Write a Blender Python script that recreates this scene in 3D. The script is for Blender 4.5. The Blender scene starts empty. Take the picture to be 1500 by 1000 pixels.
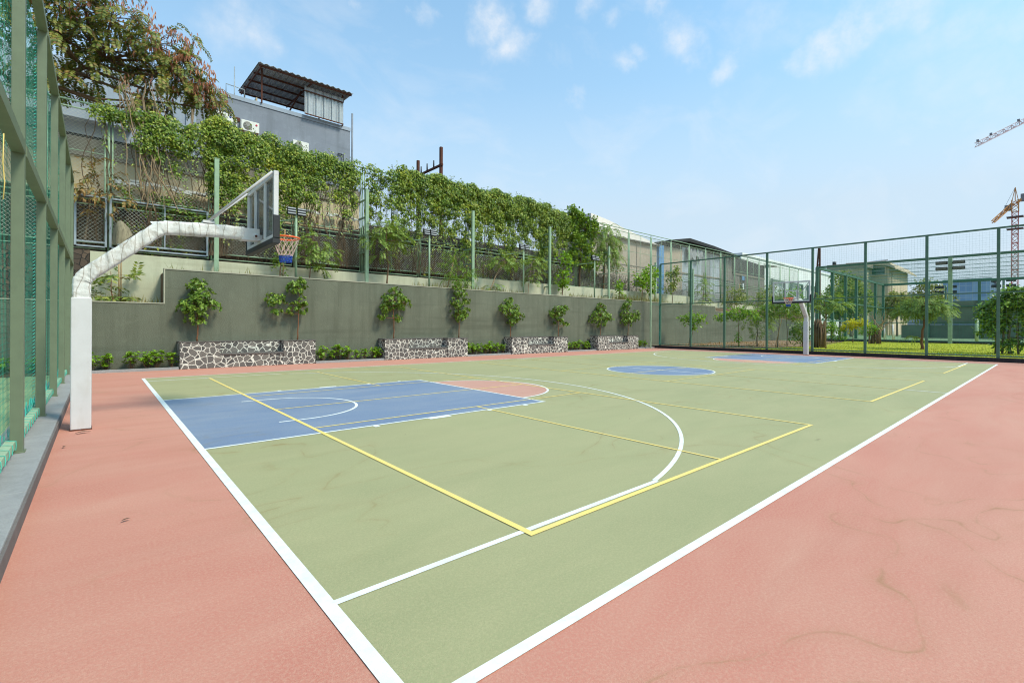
import bpy, math, random
import numpy as np
from mathutils import Vector, Matrix
R = math.radians
C = bpy.context.scene.collection
scene = bpy.context.scene
rng = random.Random(11)

# ------------------------------------------------------------------ helpers
def tag(o, label=None, cat=None, group=None, kind=None):
    if label: o['label'] = label
    if cat: o['category'] = cat
    if group: o['group'] = group
    if kind: o['kind'] = kind
    return o

def thing(name, label, cat, loc=(0, 0, 0), rz=0.0, group=None):
    o = bpy.data.objects.new(name, None)
    o.empty_display_size = 0.2
    C.objects.link(o)
    o.location = loc
    o.rotation_euler = (0, 0, rz)
    return tag(o, label, cat, group)

def copy_tree(o, parent=None):
    c = o.copy(); C.objects.link(c)
    if parent is not None: c.parent = parent
    for ch in list(o.children): copy_tree(ch, c)
    return c

class MB:
    """collects shapes and links them as ONE mesh object"""
    def __init__(s): s.v = []; s.f = []; s.sm = []
    def add(s, vs, fs, smooth=False):
        n = len(s.v)
        s.v += [tuple(v) for v in vs]
        s.f += [tuple(i + n for i in f) for f in fs]
        s.sm += [smooth] * len(fs)
        return s
    def box(s, x0, x1, y0, y1, z0, z1):
        return s.add([(x0,y0,z0),(x1,y0,z0),(x1,y1,z0),(x0,y1,z0),(x0,y0,z1),(x1,y0,z1),(x1,y1,z1),(x0,y1,z1)],
            [(0,3,2,1),(4,5,6,7),(0,1,5,4),(1,2,6,5),(2,3,7,6),(3,0,4,7)])
    def sheet(s, x0, x1, y0, y1, z):
        return s.add([(x0,y0,z),(x1,y0,z),(x1,y1,z),(x0,y1,z)], [(0,1,2,3)])
    def bar(s, a, b, w, h=None, up=(0,0,1)):
        h = h or w
        a = Vector(a); b = Vector(b); d = (b - a).normalized()
        u = Vector(up)
        if abs(d.dot(u)) > .98: u = Vector((1,0,0))
        x = d.cross(u).normalized(); y = x.cross(d)
        x = x * w / 2; y = y * h / 2
        return s.add([a-x-y,a+x-y,a+x+y,a-x+y,b-x-y,b+x-y,b+x+y,b-x+y],
            [(0,1,2,3),(7,6,5,4),(0,4,5,1),(1,5,6,2),(2,6,7,3),(3,7,4,0)])
    def tube(s, pts, r, n=8, cap=True, smooth=True):
        pts = [Vector(p) for p in pts]
        rs = r if isinstance(r, (list, tuple)) else [r] * len(pts)
        vs = []; fs = []
        prev = None
        for i, p in enumerate(pts):
            d = (pts[min(i+1, len(pts)-1)] - pts[max(i-1, 0)])
            d = d.normalized() if d.length > 1e-9 else Vector((0,0,1))
            if prev is None:
                u = Vector((0,0,1)) if abs(d.z) < .9 else Vector((1,0,0))
                x = d.cross(u).normalized()
            else:
                x = (prev - d * prev.dot(d)).normalized()
            prev = x
            y = d.cross(x)
            for k in range(n):
                a = 2*math.pi*k/n
                vs.append(p + x*(rs[i]*math.cos(a)) + y*(rs[i]*math.sin(a)))
        for i in range(len(pts)-1):
            for k in range(n):
                a = i*n + k; b = i*n + (k+1) % n
                fs.append((a, b, b+n, a+n))
        if cap:
            fs.append(tuple(range(n-1, -1, -1)))
            m = (len(pts)-1)*n
            fs.append(tuple(range(m, m+n)))
        return s.add(vs, fs, smooth)
    def prism(s, poly, axis, a, b):
        """extrude a 2D polygon; axis 'y': poly in (x,z); axis 'x': poly in (y,z); axis 'z': (x,y)"""
        def P(q, t):
            return (q[0], t, q[1]) if axis == 'y' else ((t, q[0], q[1]) if axis == 'x' else (q[0], q[1], t))
        n = len(poly)
        vs = [P(q, a) for q in poly] + [P(q, b) for q in poly]
        fs = [tuple(range(n)), tuple(range(2*n-1, n-1, -1))] + [(i, (i+1) % n, n+(i+1) % n, n+i) for i in range(n)]
        return s.add(vs, fs)
    def disc(s, cx, cy, r, z, a0=0, a1=360, n=64, r0=0.0):
        vs = []; fs = []
        if r0 <= 0:
            vs = [(cx, cy, z)] + [(cx+r*math.cos(R(a0+(a1-a0)*i/n)), cy+r*math.sin(R(a0+(a1-a0)*i/n)), z) for i in range(n+1)]
            fs = [(0, i+1, i+2) for i in range(n)]
        else:
            for i in range(n+1):
                a = R(a0+(a1-a0)*i/n)
                vs += [(cx+r0*math.cos(a), cy+r0*math.sin(a), z), (cx+r*math.cos(a), cy+r*math.sin(a), z)]
            fs = [(2*i, 2*i+1, 2*i+3, 2*i+2) for i in range(n)]
        return s.add(vs, fs)
    def build(s, name, mat, parent=None, fix=True, bevel=0.0):
        me = bpy.data.meshes.new(name)
        me.from_pydata(s.v, [], s.f)
        if mat: me.materials.append(mat)
        me.polygons.foreach_set('use_smooth', s.sm)
        if fix and len(s.f) < 40000:
            import bmesh
            bm = bmesh.new(); bm.from_mesh(me)
            bmesh.ops.recalc_face_normals(bm, faces=bm.faces)
            bm.to_mesh(me); bm.free()
        me.update()
        o = bpy.data.objects.new(name, me)
        C.objects.link(o)
        if bevel:
            m = o.modifiers.new('Bevel', 'BEVEL'); m.width = bevel; m.segments = 2; m.limit_method = 'ANGLE'
        if parent is not None: o.parent = parent
        return o

def struct(o, label=None):
    return tag(o, label, None, None, 'structure')

# ------------------------------------------------------------------ materials
def new_mat(name):
    m = bpy.data.materials.new(name); m.use_nodes = True
    nt = m.node_tree
    b = nt.nodes['Principled BSDF']
    return m, nt, b
def N(nt, t, **kw):
    n = nt.nodes.new(t)
    for k, v in kw.items():
        if k in n.inputs: n.inputs[k].default_value = v
        else: setattr(n, k, v)
    return n
def ramp(nt, fac, stops, interp='LINEAR'):
    r = nt.nodes.new('ShaderNodeValToRGB'); r.color_ramp.interpolation = interp
    e = r.color_ramp.elements
    while len(e) < len(stops): e.new(0.5)
    for i, (p, c) in enumerate(stops):
        e[i].position = p
        e[i].color = (c, c, c, 1) if isinstance(c, (int, float)) else (*c, 1)
    nt.links.new(fac, r.inputs[0])
    return r.outputs[0]
def mix(nt, fac, a, b, mode='MIX'):
    m = nt.nodes.new('ShaderNodeMix'); m.data_type = 'RGBA'; m.blend_type = mode
    for k, v in ((0, fac), (6, a), (7, b)):
        sock = m.inputs[k]
        if hasattr(v, 'is_linked'): nt.links.new(v, sock)
        elif isinstance(v, (int, float)): sock.default_value = v if k == 0 else (v, v, v, 1)
        else: sock.default_value = (*v, 1)
    return m.outputs[2]
def math_(nt, op, a, b=0.0, clamp=False):
    m = nt.nodes.new('ShaderNodeMath'); m.operation = op; m.use_clamp = clamp
    for s_, v in ((m.inputs[0], a), (m.inputs[1], b)):
        if hasattr(v, 'is_linked'): nt.links.new(v, s_)
        else: s_.default_value = v
    return m.outputs[0]
def coords(nt, scale=(1,1,1), rot=(0,0,0), world=True):
    if world:
        g = nt.nodes.new('ShaderNodeNewGeometry'); src = g.outputs['Position']
    else:
        t = nt.nodes.new('ShaderNodeTexCoord'); src = t.outputs['Object']
    m = nt.nodes.new('ShaderNodeMapping')
    m.inputs['Scale'].default_value = scale; m.inputs['Rotation'].default_value = rot
    nt.links.new(src, m.inputs[0])
    return m.outputs[0]
def noise(nt, vec, scale, detail=4, rough=.55, dist=0.0):
    n = nt.nodes.new('ShaderNodeTexNoise')
    n.inputs['Scale'].default_value = scale; n.inputs['Detail'].default_value = detail
    n.inputs['Roughness'].default_value = rough; n.inputs['Distortion'].default_value = dist
    nt.links.new(vec, n.inputs['Vector'])
    return n.outputs['Fac']
def bump(nt, b, h, strength=.3, dist=.01):
    n = nt.nodes.new('ShaderNodeBump'); n.inputs['Strength'].default_value = strength; n.inputs['Distance'].default_value = dist
    nt.links.new(h, n.inputs['Height']); nt.links.new(n.outputs[0], b.inputs['Normal'])

def paint(name, col, rough=.5, var=.12, scale=3.0, dirt=None, metal=0.0, grain=0.0, spec=.4):
    """paint / plaster / metal with mottling, optional dirt colour in patches and grain bump"""
    m, nt, b = new_mat(name)
    v = coords(nt)
    n1 = noise(nt, v, scale, 5, .6)
    lo = tuple(c*(1-var) for c in col); hi = tuple(min(1, c*(1+var)) for c in col)
    c = ramp(nt, n1, [(.3, lo), (.7, hi)])
    if dirt:
        n2 = noise(nt, coords(nt, (1, 1, .35)), scale*1.7, 6, .65)
        f = ramp(nt, n2, [(.52, 0.0), (.75, dirt[1])])
        c = mix(nt, f, c, dirt[0])
    nt.links.new(c, b.inputs['Base Color'])
    b.inputs['Roughness'].default_value = rough; b.inputs['Metallic'].default_value = metal
    b.inputs['Specular IOR Level'].default_value = spec
    if grain:
        bump(nt, b, noise(nt, v, 120, 3, .6), grain, .01)
    return m

def court_mat(name, lo, hi, tan, stain=.55, grain=1.0):
    """acrylic sports-court coating: soft wash marks, dried water rings, fine grit"""
    m, nt, b = new_mat(name)
    v = coords(nt)
    vs = coords(nt, (.35, 1.0, 1), (0, 0, .5))
    big = noise(nt, vs, .42, 5, .6, .6)
    mid = noise(nt, vs, 1.6, 5, .62, .8)
    c = ramp(nt, big, [(.38, lo), (.62, hi)])
    c = mix(nt, ramp(nt, mid, [(.38, 0.0), (.75, .55)]), c, tan)
    # streaks left by broom and water
    st = noise(nt, coords(nt, (.25, 2.2, 1), (0, 0, .95)), 1.1, 5, .6, .4)
    c = mix(nt, ramp(nt, st, [(.5, 0.0), (.8, .4)]), c, tuple(x*.86 for x in lo))
    # fine two-tone grit
    g = noise(nt, v, 95, 3, .75)
    c = mix(nt, ramp(nt, g, [(.44, 0.0), (.58, .75*grain)]), c, tuple(x*.72+.25*t for x, t in zip(lo, tan)))
    g2 = noise(nt, v, 60, 4, .8)
    c = mix(nt, ramp(nt, g2, [(.45, 0.0), (.66, .42*grain)]), c, tan)
    # dried water rings: thin iso-lines of a warped noise, only in some areas
    iso = noise(nt, coords(nt, (.8, 1.1, 1)), .33, 3.2, .46, .6)
    jag = math_(nt, 'MULTIPLY', math_(nt, 'SUBTRACT', noise(nt, v, 11, 3, .6), .5), .006)
    e1 = math_(nt, 'ABSOLUTE', math_(nt, 'ADD', math_(nt, 'SUBTRACT', iso, .5), jag))
    e2 = math_(nt, 'ABSOLUTE', math_(nt, 'ADD', math_(nt, 'SUBTRACT', iso, .565), jag))
    ring = math_(nt, 'MAXIMUM', ramp(nt, e1, [(.0, 1.0), (.0035, 0.0)]), ramp(nt, e2, [(.0, .8), (.003, 0.0)]))
    halo = math_(nt, 'MAXIMUM', ramp(nt, e1, [(.0, .28), (.02, 0.0)]), ramp(nt, e2, [(.0, .2), (.016, 0.0)]))
    area = ramp(nt, noise(nt, v, .28, 2, .5), [(.42, 0.0), (.56, 1.0)])
    patchy = ramp(nt, noise(nt, v, 3.0, 3, .6), [(.38, .1), (.68, 1.0)])
    rr = math_(nt, 'MULTIPLY', math_(nt, 'MULTIPLY', math_(nt, 'MAXIMUM', ring, halo), area), math_(nt, 'MULTIPLY', patchy, stain))
    c = mix(nt, rr, c, tuple(x*.62 for x in (tan[0]*1.0, tan[1]*.88, tan[2]*.66)))
    # specks
    sp = noise(nt, v, 9, 1, .5)
    c = mix(nt, ramp(nt, sp, [(.815, 0.0), (.83, .7)]), c, (.12, .09, .06))
    nt.links.new(c, b.inputs['Base Color'])
    b.inputs['Roughness'].default_value = .82
    b.inputs['Specular IOR Level'].default_value = .25
    bump(nt, b, noise(nt, v, 160, 3, .7), .35*grain, .006)
    return m

def line_mat(name, col, worn, amt=.5):
    m, nt, b = new_mat(name)
    v = coords(nt)
    c = mix(nt, ramp(nt, noise(nt, v, 6, 6, .7), [(.45, 0.0), (.85, amt)]), col, worn)
    c = mix(nt, ramp(nt, noise(nt, v, 40, 3, .7), [(.6, 0.0), (.7, .35*amt)]), c, worn)
    nt.links.new(c, b.inputs['Base Color']); b.inputs['Roughness'].default_value = .75
    return m

def leaf_mat(name, cols, rough=.45, trans=.3, patch=False):
    m, nt, b = new_mat(name)
    g = nt.nodes.new('ShaderNodeNewGeometry')
    st = [(i/(max(1, len(cols)-1)), c) for i, c in enumerate(cols)]
    c = ramp(nt, g.outputs['Random Per Island'], st)
    if patch:      # whole shoots of older / younger leaves
        pn = noise(nt, coords(nt), 1.15, 3, .6)
        c = mix(nt, 1.0, c, ramp(nt, pn, [(.34, (.72, .78, .7)), (.52, (1, 1, 1)), (.72, (1.35, 1.15, .8))]), 'MULTIPLY')
        fl = noise(nt, coords(nt), 6.5, 3, .6)
        c = mix(nt, ramp(nt, fl, [(.66, 0.0), (.74, .7)]), c, (.30, .22, .07))
    nt.links.new(c, b.inputs['Base Color'])
    b.inputs['Roughness'].default_value = rough
    b.inputs['Specular IOR Level'].default_value = .35
    t = nt.nodes.new('ShaderNodeBsdfTranslucent')
    c2 = mix(nt, 1.0, c, (1.0, 1.0, .55), 'MULTIPLY')
    nt.links.new(c2, t.inputs[0])
    ms = nt.nodes.new('ShaderNodeMixShader'); ms.inputs[0].default_value = trans
    nt.links.new(b.outputs[0], ms.inputs[1]); nt.links.new(t.outputs[0], ms.inputs[2])
    nt.links.new(ms.outputs[0], nt.nodes['Material Output'].inputs[0])
    return m

def crazy_stone(name, dark=False):
    m, nt, b = new_mat(name)
    t = nt.nodes.new('ShaderNodeTexCoord'); oi = nt.nodes.new('ShaderNodeObjectInfo')
    va = nt.nodes.new('ShaderNodeVectorMath'); va.operation = 'MULTIPLY_ADD'
    va.inputs[1].default_value = (1, 1, 1)
    sc = nt.nodes.new('ShaderNodeVectorMath'); sc.operation = 'SCALE'; sc.inputs['Scale'].default_value = 1.37
    nt.links.new(oi.outputs['Location'], sc.inputs[0])
    nt.links.new(t.outputs['Object'], va.inputs[0]); nt.links.new(sc.outputs[0], va.inputs[2])
    warp = nt.nodes.new('ShaderNodeTexNoise'); warp.inputs['Scale'].default_value = 4.5; warp.inputs['Detail'].default_value = 2
    nt.links.new(va.outputs[0], warp.inputs['Vector'])
    wa = nt.nodes.new('ShaderNodeVectorMath'); wa.operation = 'MULTIPLY_ADD'; wa.inputs[1].default_value = (.06, .06, .06)
    nt.links.new(warp.outputs['Color'], wa.inputs[0]); nt.links.new(va.outputs[0], wa.inputs[2])
    vo = nt.nodes.new('ShaderNodeTexVoronoi'); vo.feature = 'DISTANCE_TO_EDGE'; vo.inputs['Scale'].default_value = 5.4
    vc = nt.nodes.new('ShaderNodeTexVoronoi'); vc.feature = 'F1'; vc.inputs['Scale'].default_value = 5.4
    for x in (vo, vc): nt.links.new(wa.outputs[0], x.inputs['Vector']); x.inputs['Randomness'].default_value = .95
    stone = ramp(nt, vc.outputs['Color'], [(.15, (.085, .075, .07)), (.5, (.135, .118, .108)), (.85, (.22, .19, .165))])
    gr = noise(nt, va.outputs[0], 28, 5, .7)
    stone = mix(nt, ramp(nt, gr, [(.35, .5), (.7, 0.0)]), stone, (.05, .047, .045))
    edge = ramp(nt, vo.outputs['Distance'], [(.044, 1.0), (.064, 0.0)])
    mort = ramp(nt, noise(nt, va.outputs[0], 12, 4, .6), [(.3, (.52, .47, .40)), (.65, (.76, .71, .63))])
    if dark:
        stone = mix(nt, 1.0, stone, (.75, .55, .42), 'MULTIPLY'); mort = mix(nt, 1.0, mort, (.02, .018, .016), 'MULTIPLY')
    c = mix(nt, edge, stone, mort)
    nt.links.new(c, b.inputs['Base Color']); b.inputs['Roughness'].default_value = .85
    h = mix(nt, .25, edge, gr)
    bump(nt, b, h, .6, .02)
    return m

def stained_wall(name, col, streak, amt=.5, scale=1.0, grain=.5, horiz=None, rough=.9):
    m, nt, b = new_mat(name)
    v = coords(nt)
    c = ramp(nt, noise(nt, v, .7*scale, 6, .62), [(.3, tuple(x*.86 for x in col)), (.7, tuple(x*1.12 for x in col))])
    s = noise(nt, coords(nt, (1.6, 1.6, .12)), 1.6*scale, 6, .68)
    c = mix(nt, ramp(nt, s, [(.48, 0.0), (.75, amt)]), c, streak)
    s2 = noise(nt, v, 2.3*scale, 6, .7, .5)
    c = mix(nt, ramp(nt, s2, [(.55, 0.0), (.8, amt*.7)]), c, tuple(min(1, x*1.5) for x in col))
    if horiz:
        s3 = noise(nt, coords(nt, (.12, .12, 2.2)), 1.1, 4, .6)
        c = mix(nt, ramp(nt, s3, [(.56, 0.0), (.68, horiz)]), c, streak)
    fine = noise(nt, v, 45, 4, .75)
    c = mix(nt, ramp(nt, fine, [(.35, .28), (.65, 0.0)]), c, tuple(x*.6 for x in col))
    nt.links.new(c, b.inputs['Base Color']); b.inputs['Roughness'].default_value = rough
    b.inputs['Specular IOR Level'].default_value = .2
    bump(nt, b, fine, grain, .02)
    return m

def corrugated(name, col, axis='x', period=.2, rust=(.2, .11, .06), amt=.35, rough=.5):
    m, nt, b = new_mat(name)
    w = nt.nodes.new('ShaderNodeTexWave'); w.bands_direction = axis.upper(); w.inputs['Scale'].default_value = math.pi/10/period*2
    v = coords(nt); nt.links.new(v, w.inputs['Vector'])
    s = noise(nt, coords(nt, (1.2, 1.2, .15)), 1.5, 6, .7)
    c = ramp(nt, noise(nt, v, .8, 3, .6), [(.3, tuple(x*.8 for x in col)), (.7, tuple(min(1, x*1.12) for x in col))])
    c = mix(nt, ramp(nt, s, [(.5, 0.0), (.72, amt)]), c, rust)
    nt.links.new(c, b.inputs['Base Color']); b.inputs['Roughness'].default_value = rough
    bump(nt, b, w.outputs['Fac'], .9, .05)
    return m

M = {}
M['apron'] = court_mat('coral_court_coating', (.50, .172, .125), (.60, .25, .185), (.585, .335, .245), .95, 1.2)
M['green'] = court_mat('green_court_coating', (.292, .286, .146), (.365, .345, .18), (.45, .375, .21), .95, 1.2)
M['blue'] = court_mat('blue_court_coating', (.118, .178, .305), (.19, .238, .335), (.33, .335, .36), .5, .9)
M['pink'] = court_mat('salmon_court_coating', (.50, .22, .17), (.56, .28, .22), (.58, .37, .28), .3, .9)
M['white_line'] = line_mat('white_line_paint', (.78, .77, .74), (.52, .47, .38), .8)
M['yellow_line'] = line_mat('yellow_line_paint', (.84, .60, .17), (.58, .48, .25), .75)
M['kerb'] = stained_wall('grey_granite', (.33, .315, .31), (.22, .21, .205), .45, 3, .5, .3)
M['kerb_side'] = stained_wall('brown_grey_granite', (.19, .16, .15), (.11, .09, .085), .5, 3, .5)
M['kerb_dark'] = stained_wall('black_granite', (.03, .031, .034), (.07, .065, .06), .5, 4, .4)
M['post'] = paint('olive_green_paint', (.145, .175, .108), .5, .08, 5, ((.10, .12, .08), .35))
M['post_pale'] = paint('pale_green_paint', (.26, .36, .235), .5, .12, 5, ((.13, .17, .11), .5))
M['post_dark'] = paint('deep_green_paint', (.07, .15, .10), .45, .12, 4, ((.05, .08, .06), .4))
M['post_mint'] = paint('mint_green_paint', (.36, .46, .30), .5, .12, 6, ((.16, .24, .17), .5))
M['net'] = paint('teal_net_cord', (.02, .235, .155), .6, .2, 4)
M['rope'] = paint('turquoise_rope', (.06, .46, .36), .7, .2, 8)
M['net_far'] = paint('dark_green_net_cord', (.10, .20, .14), .6, .2, 4)
M['net_roof'] = paint('green_net_cord', (.02, .24, .12), .6, .2, 2)
M['wire'] = paint('weathered_wire', (.50, .50, .42), .55, .15, 5)
M['steel_grey'] = paint('grey_galvanised_tube', (.30, .33, .36), .45, .12, 6, ((.2, .19, .17), .4), .2)
M['wall'] = stained_wall('dark_green_roughcast', (.155, .158, .116), (.10, .102, .072), .8, 1.0, .9, .55)
M['wall_trim'] = stained_wall('pale_trim', (.42, .39, .30), (.28, .26, .2), .4, 2, .4)
M['pale_wall'] = stained_wall('pale_green_plaster', (.52, .50, .36), (.34, .32, .22), .6, 1.0, .3, .4)
M['soil'] = stained_wall('brown_soil', (.17, .11, .07), (.09, .06, .04), .6, 4, .8)
M['litter'] = stained_wall('leaf_litter', (.036, .024, .016), (.018, .013, .01), .7, 3, 1.0)
M['mulch'] = stained_wall('wood_mulch', (.27, .165, .095), (.15, .1, .06), .6, 5, 1.0)
M['stone'] = crazy_stone('crazy_paving_stone')
M['coping'] = stained_wall('grey_coping', (.14, .125, .115), (.08, .075, .07), .5, 3, .5)
M['white_paint'] = paint('white_enamel', (.60, .57, .565), .4, .05, 3, ((.46, .41, .36), .45))
M['wrap'] = None
M['black_pad'] = paint('black_rubber', (.022, .022, .024), .6, .2, 5)
M['rim'] = paint('orange_enamel', (.85, .13, .025), .4, .1, 8)
M['net_white'] = paint('white_cord', (.75, .68, .62), .8, .1, 20)
M['net_red'] = paint('pale_red_cord', (.74, .52, .46), .8, .1, 20)
M['net_blue'] = paint('blue_cord', (.02, .07, .38), .8, .1, 20)
M['bark'] = stained_wall('brown_bark', (.19, .115, .07), (.08, .05, .035), .6, 8, 1.0)
M['bark_grey'] = stained_wall('grey_bark', (.22, .18, .13), (.1, .08, .06), .6, 8, 1.0)
M['bark_red'] = stained_wall('red_brown_bark', (.24, .105, .055), (.12, .06, .035), .5, 8, .8)
M['dry'] = stained_wall('dry_twig', (.33, .23, .14), (.2, .13, .08), .5, 8, .5)
M['dry_dark'] = stained_wall('dark_dry_twig', (.16, .11, .07), (.07, .05, .034), .5, 8, .5)
M['bamboo'] = paint('bamboo_stake', (.40, .25, .12), .6, .2, 8)
M['bld'] = stained_wall('blue_grey_render', (.25, .265, .31), (.155, .165, .185), .8, .8, .3, .4)
M['bld_pale'] = stained_wall('pale_blue_grey_render', (.36, .40, .47), (.26, .29, .34), .5, .8, .3)
M['concrete'] = stained_wall('beige_concrete', (.60, .47, .30), (.40, .31, .2), .5, 1.2, .4, .4)
M['concrete_dk'] = stained_wall('brown_concrete', (.29, .24, .19), (.18, .14, .11), .55, 1.2, .4)
M['rubble'] = crazy_stone('rubble_stone', True)
M['roof_under'] = corrugated('grey_roof_sheet', (.36, .35, .34), 'x', .25, (.2, .16, .13), .3)
M['tin'] = corrugated('silver_sheet', (.46, .49, .52), 'x', .3, (.3, .3, .31), .4)
M['tin_white'] = corrugated('white_tin', (.50, .53, .58), 'x', .25, (.28, .27, .28), .5)
M['tin_grey'] = corrugated('grey_tin', (.32, .32, .33), 'x', .3, (.17, .14, .12), .6)
M['tin_brown'] = corrugated('brown_tin', (.20, .165, .14), 'x', .35, (.09, .07, .055), .6)
M['black_tarp'] = paint('black_tarpaulin', (.022, .02, .02), .7, .3, 2)
M['rust'] = stained_wall('rusty_steel', (.12, .045, .03), (.06, .03, .022), .5, 5, .4)
M['ac'] = paint('cream_casing', (.72, .69, .63), .5, .06, 6, ((.5, .45, .38), .4))
M['ac_dark'] = paint('dark_grille', (.13, .12, .10), .6, .2, 9)
M['glass_dark'] = paint('dark_window', (.03, .04, .045), .15, .2, 2, None, 0, 0, .6)
M['frame_white'] = paint('white_frame', (.72, .73, .75), .5, .06, 4)
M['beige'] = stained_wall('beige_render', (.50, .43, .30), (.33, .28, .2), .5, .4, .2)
M['beige_lit'] = stained_wall('lit_beige_render', (.60, .46, .32), (.42, .32, .22), .5, .4, .2)  # lit copy of the beige render, sunlight put into its colour
M['shed_wall'] = stained_wall('rough_beige_plaster', (.46, .36, .28), (.32, .25, .19), .5, 1, .6)
M['white_wall'] = stained_wall('white_plaster', (.82, .81, .78), (.62, .61, .58), .4, .6, .3)
M['blue_sheet'] = paint('blue_sheet', (.10, .25, .48), .5, .15, 2)
M['windscreen'] = paint('dark_green_windscreen', (.16, .18, .125), .8, .2, .5)
M['crane_red'] = paint('red_crane_paint', (.55, .13, .10), .5, .1, 1)
M['crane_orange'] = paint('orange_crane_paint', (.58, .25, .07), .5, .1, 1)
M['crane_grey'] = paint('grey_machine_paint', (.2, .2, .22), .5, .1, 1)
M['crane_white'] = paint('pale_crane_paint', (.62, .45, .45), .5, .1, 1)
M['lamp_white'] = paint('floodlight_lens', (.45, .46, .48), .3, .05, 6)
M['lamp_black'] = paint('floodlight_body', (.025, .025, .028), .5, .1, 6)
M['hill'] = stained_wall('wooded_hill', (.10, .13, .085), (.06, .085, .055), .6, .02, .3)

# wrapped cloth on the hoop arm
m, nt, b = new_mat('dirty_white_cloth')
v = coords(nt, world=False)
c = ramp(nt, noise(nt, v, 3, 5, .6), [(.3, (.60, .57, .54)), (.7, (.74, .71, .68))])
wv1 = nt.nodes.new('ShaderNodeTexWave'); wv1.bands_direction = 'X'; wv1.inputs['Scale'].default_value = 1.5; wv1.inputs['Distortion'].default_value = 5.5
wv1.inputs['Detail'].default_value = 3; wv1.inputs['Detail Scale'].default_value = 1.6
nt.links.new(coords(nt, (1, .6, -.45), world=False), wv1.inputs['Vector'])
cr = wv1.outputs['Fac']
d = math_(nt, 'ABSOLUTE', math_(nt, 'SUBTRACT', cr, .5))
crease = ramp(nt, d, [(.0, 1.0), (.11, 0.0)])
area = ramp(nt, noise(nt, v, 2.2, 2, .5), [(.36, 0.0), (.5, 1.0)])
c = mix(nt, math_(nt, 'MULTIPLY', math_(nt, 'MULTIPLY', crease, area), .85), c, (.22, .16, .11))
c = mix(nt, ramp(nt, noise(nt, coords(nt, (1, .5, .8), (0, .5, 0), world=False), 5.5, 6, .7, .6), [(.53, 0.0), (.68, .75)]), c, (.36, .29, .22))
nt.links.new(c, b.inputs['Base Color']); b.inputs['Roughness'].default_value = .9
bump(nt, b, mix(nt, .5, cr, noise(nt, v, 14, 4, .6)), .7, .05)
M['wrap'] = m
# clear backboard
m, nt, b = new_mat('clear_acrylic')
b.inputs['Base Color'].default_value = (.95, .97, .97, 1); b.inputs['Roughness'].default_value = .06
tr = nt.nodes.new('ShaderNodeBsdfTransparent'); tr.inputs[0].default_value = (.90, .94, .93, 1)
gl = nt.nodes.new('ShaderNodeBsdfGlossy'); gl.inputs['Roughness'].default_value = .05
fr = nt.nodes.new('ShaderNodeFresnel'); fr.inputs[0].default_value = 1.35
ms = nt.nodes.new('ShaderNodeMixShader')
nt.links.new(fr.outputs[0], ms.inputs[0]); nt.links.new(tr.outputs[0], ms.inputs[1]); nt.links.new(gl.outputs[0], ms.inputs[2])
df = nt.nodes.new('ShaderNodeBsdfDiffuse'); df.inputs[0].default_value = (.8, .82, .82, 1)  # pale diffuse share painting in the panel's grey-white reflection
m2 = nt.nodes.new('ShaderNodeMixShader'); m2.inputs[0].default_value = .04
nt.links.new(ms.outputs[0], m2.inputs[1]); nt.links.new(df.outputs[0], m2.inputs[2])
nt.links.new(m2.outputs[0], nt.nodes['Material Output'].inputs[0])
M['acrylic'] = m
# lawn
m, nt, b = new_mat('lawn_turf')
v = coords(nt)
c = ramp(nt, noise(nt, v, 1.2, 6, .7), [(.3, (.28, .30, .022)), (.55, (.38, .38, .034)), (.8, (.46, .44, .07))])
nt.links.new(c, b.inputs['Base Color']); b.inputs['Roughness'].default_value = .9
b.inputs['Specular IOR Level'].default_value = .1
bump(nt, b, noise(nt, v, 40, 4, .7), .8, .03)
M['lawn'] = m
# blue curtain wall
m, nt, b = new_mat('blue_curtain_wall')
br = nt.nodes.new('ShaderNodeTexBrick'); br.offset = 0
br.inputs['Scale'].default_value = 1.0; br.inputs['Brick Width'].default_value = 1.5; br.inputs['Row Height'].default_value = 1.9
br.inputs['Mortar Size'].default_value = .06
br.inputs['Color1'].default_value = (.13, .24, .42, 1); br.inputs['Color2'].default_value = (.22, .34, .50, 1); br.inputs['Mortar'].default_value = (.32, .40, .48, 1)
g = nt.nodes.new('ShaderNodeNewGeometry'); sx = nt.nodes.new('ShaderNodeSeparateXYZ'); cx = nt.nodes.new('ShaderNodeCombineXYZ')
nt.links.new(g.outputs['Position'], sx.inputs[0])
nt.links.new(math_(nt, 'ADD', sx.outputs[0], sx.outputs[1]), cx.inputs[0]); nt.links.new(sx.outputs[2], cx.inputs[1])
nt.links.new(cx.outputs[0], br.inputs['Vector']); nt.links.new(br.outputs[0], b.inputs['Base Color'])
b.inputs['Roughness'].default_value = .2
M['curtain'] = m

L_DARK = leaf_mat('glossy_dark_leaf', [(0.074, 0.143, 0.022), (0.134, 0.233, 0.032), (0.210, 0.323, 0.044), (0.406, 0.510, 0.090)], .35, .3)
L_VINE = leaf_mat('creeper_leaf', [(0.063, 0.117, 0.013), (0.105, 0.189, 0.018), (0.176, 0.260, 0.026), (0.281, 0.364, 0.039), (0.463, 0.481, 0.091)], .45, .3, True)
L_BRIGHT = leaf_mat('bright_leaf', [(0.127, 0.253, 0.019), (0.228, 0.392, 0.025), (0.366, 0.531, 0.044)], .4, .35)
L_YELLOW = leaf_mat('yellow_leaf', [(.42, .44, .02), (.66, .60, .02), (.78, .66, .03)], .45, .35)
L_FEATHER = leaf_mat('feathery_leaf', [(0.118, 0.202, 0.033), (0.204, 0.299, 0.053), (0.345, 0.419, 0.090)], .55, .35)
L_OLIVE = leaf_mat('olive_leaf', [(0.098, 0.155, 0.029), (0.163, 0.236, 0.045), (0.276, 0.325, 0.065), (0.423, 0.406, 0.098)], .5, .35)
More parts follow.
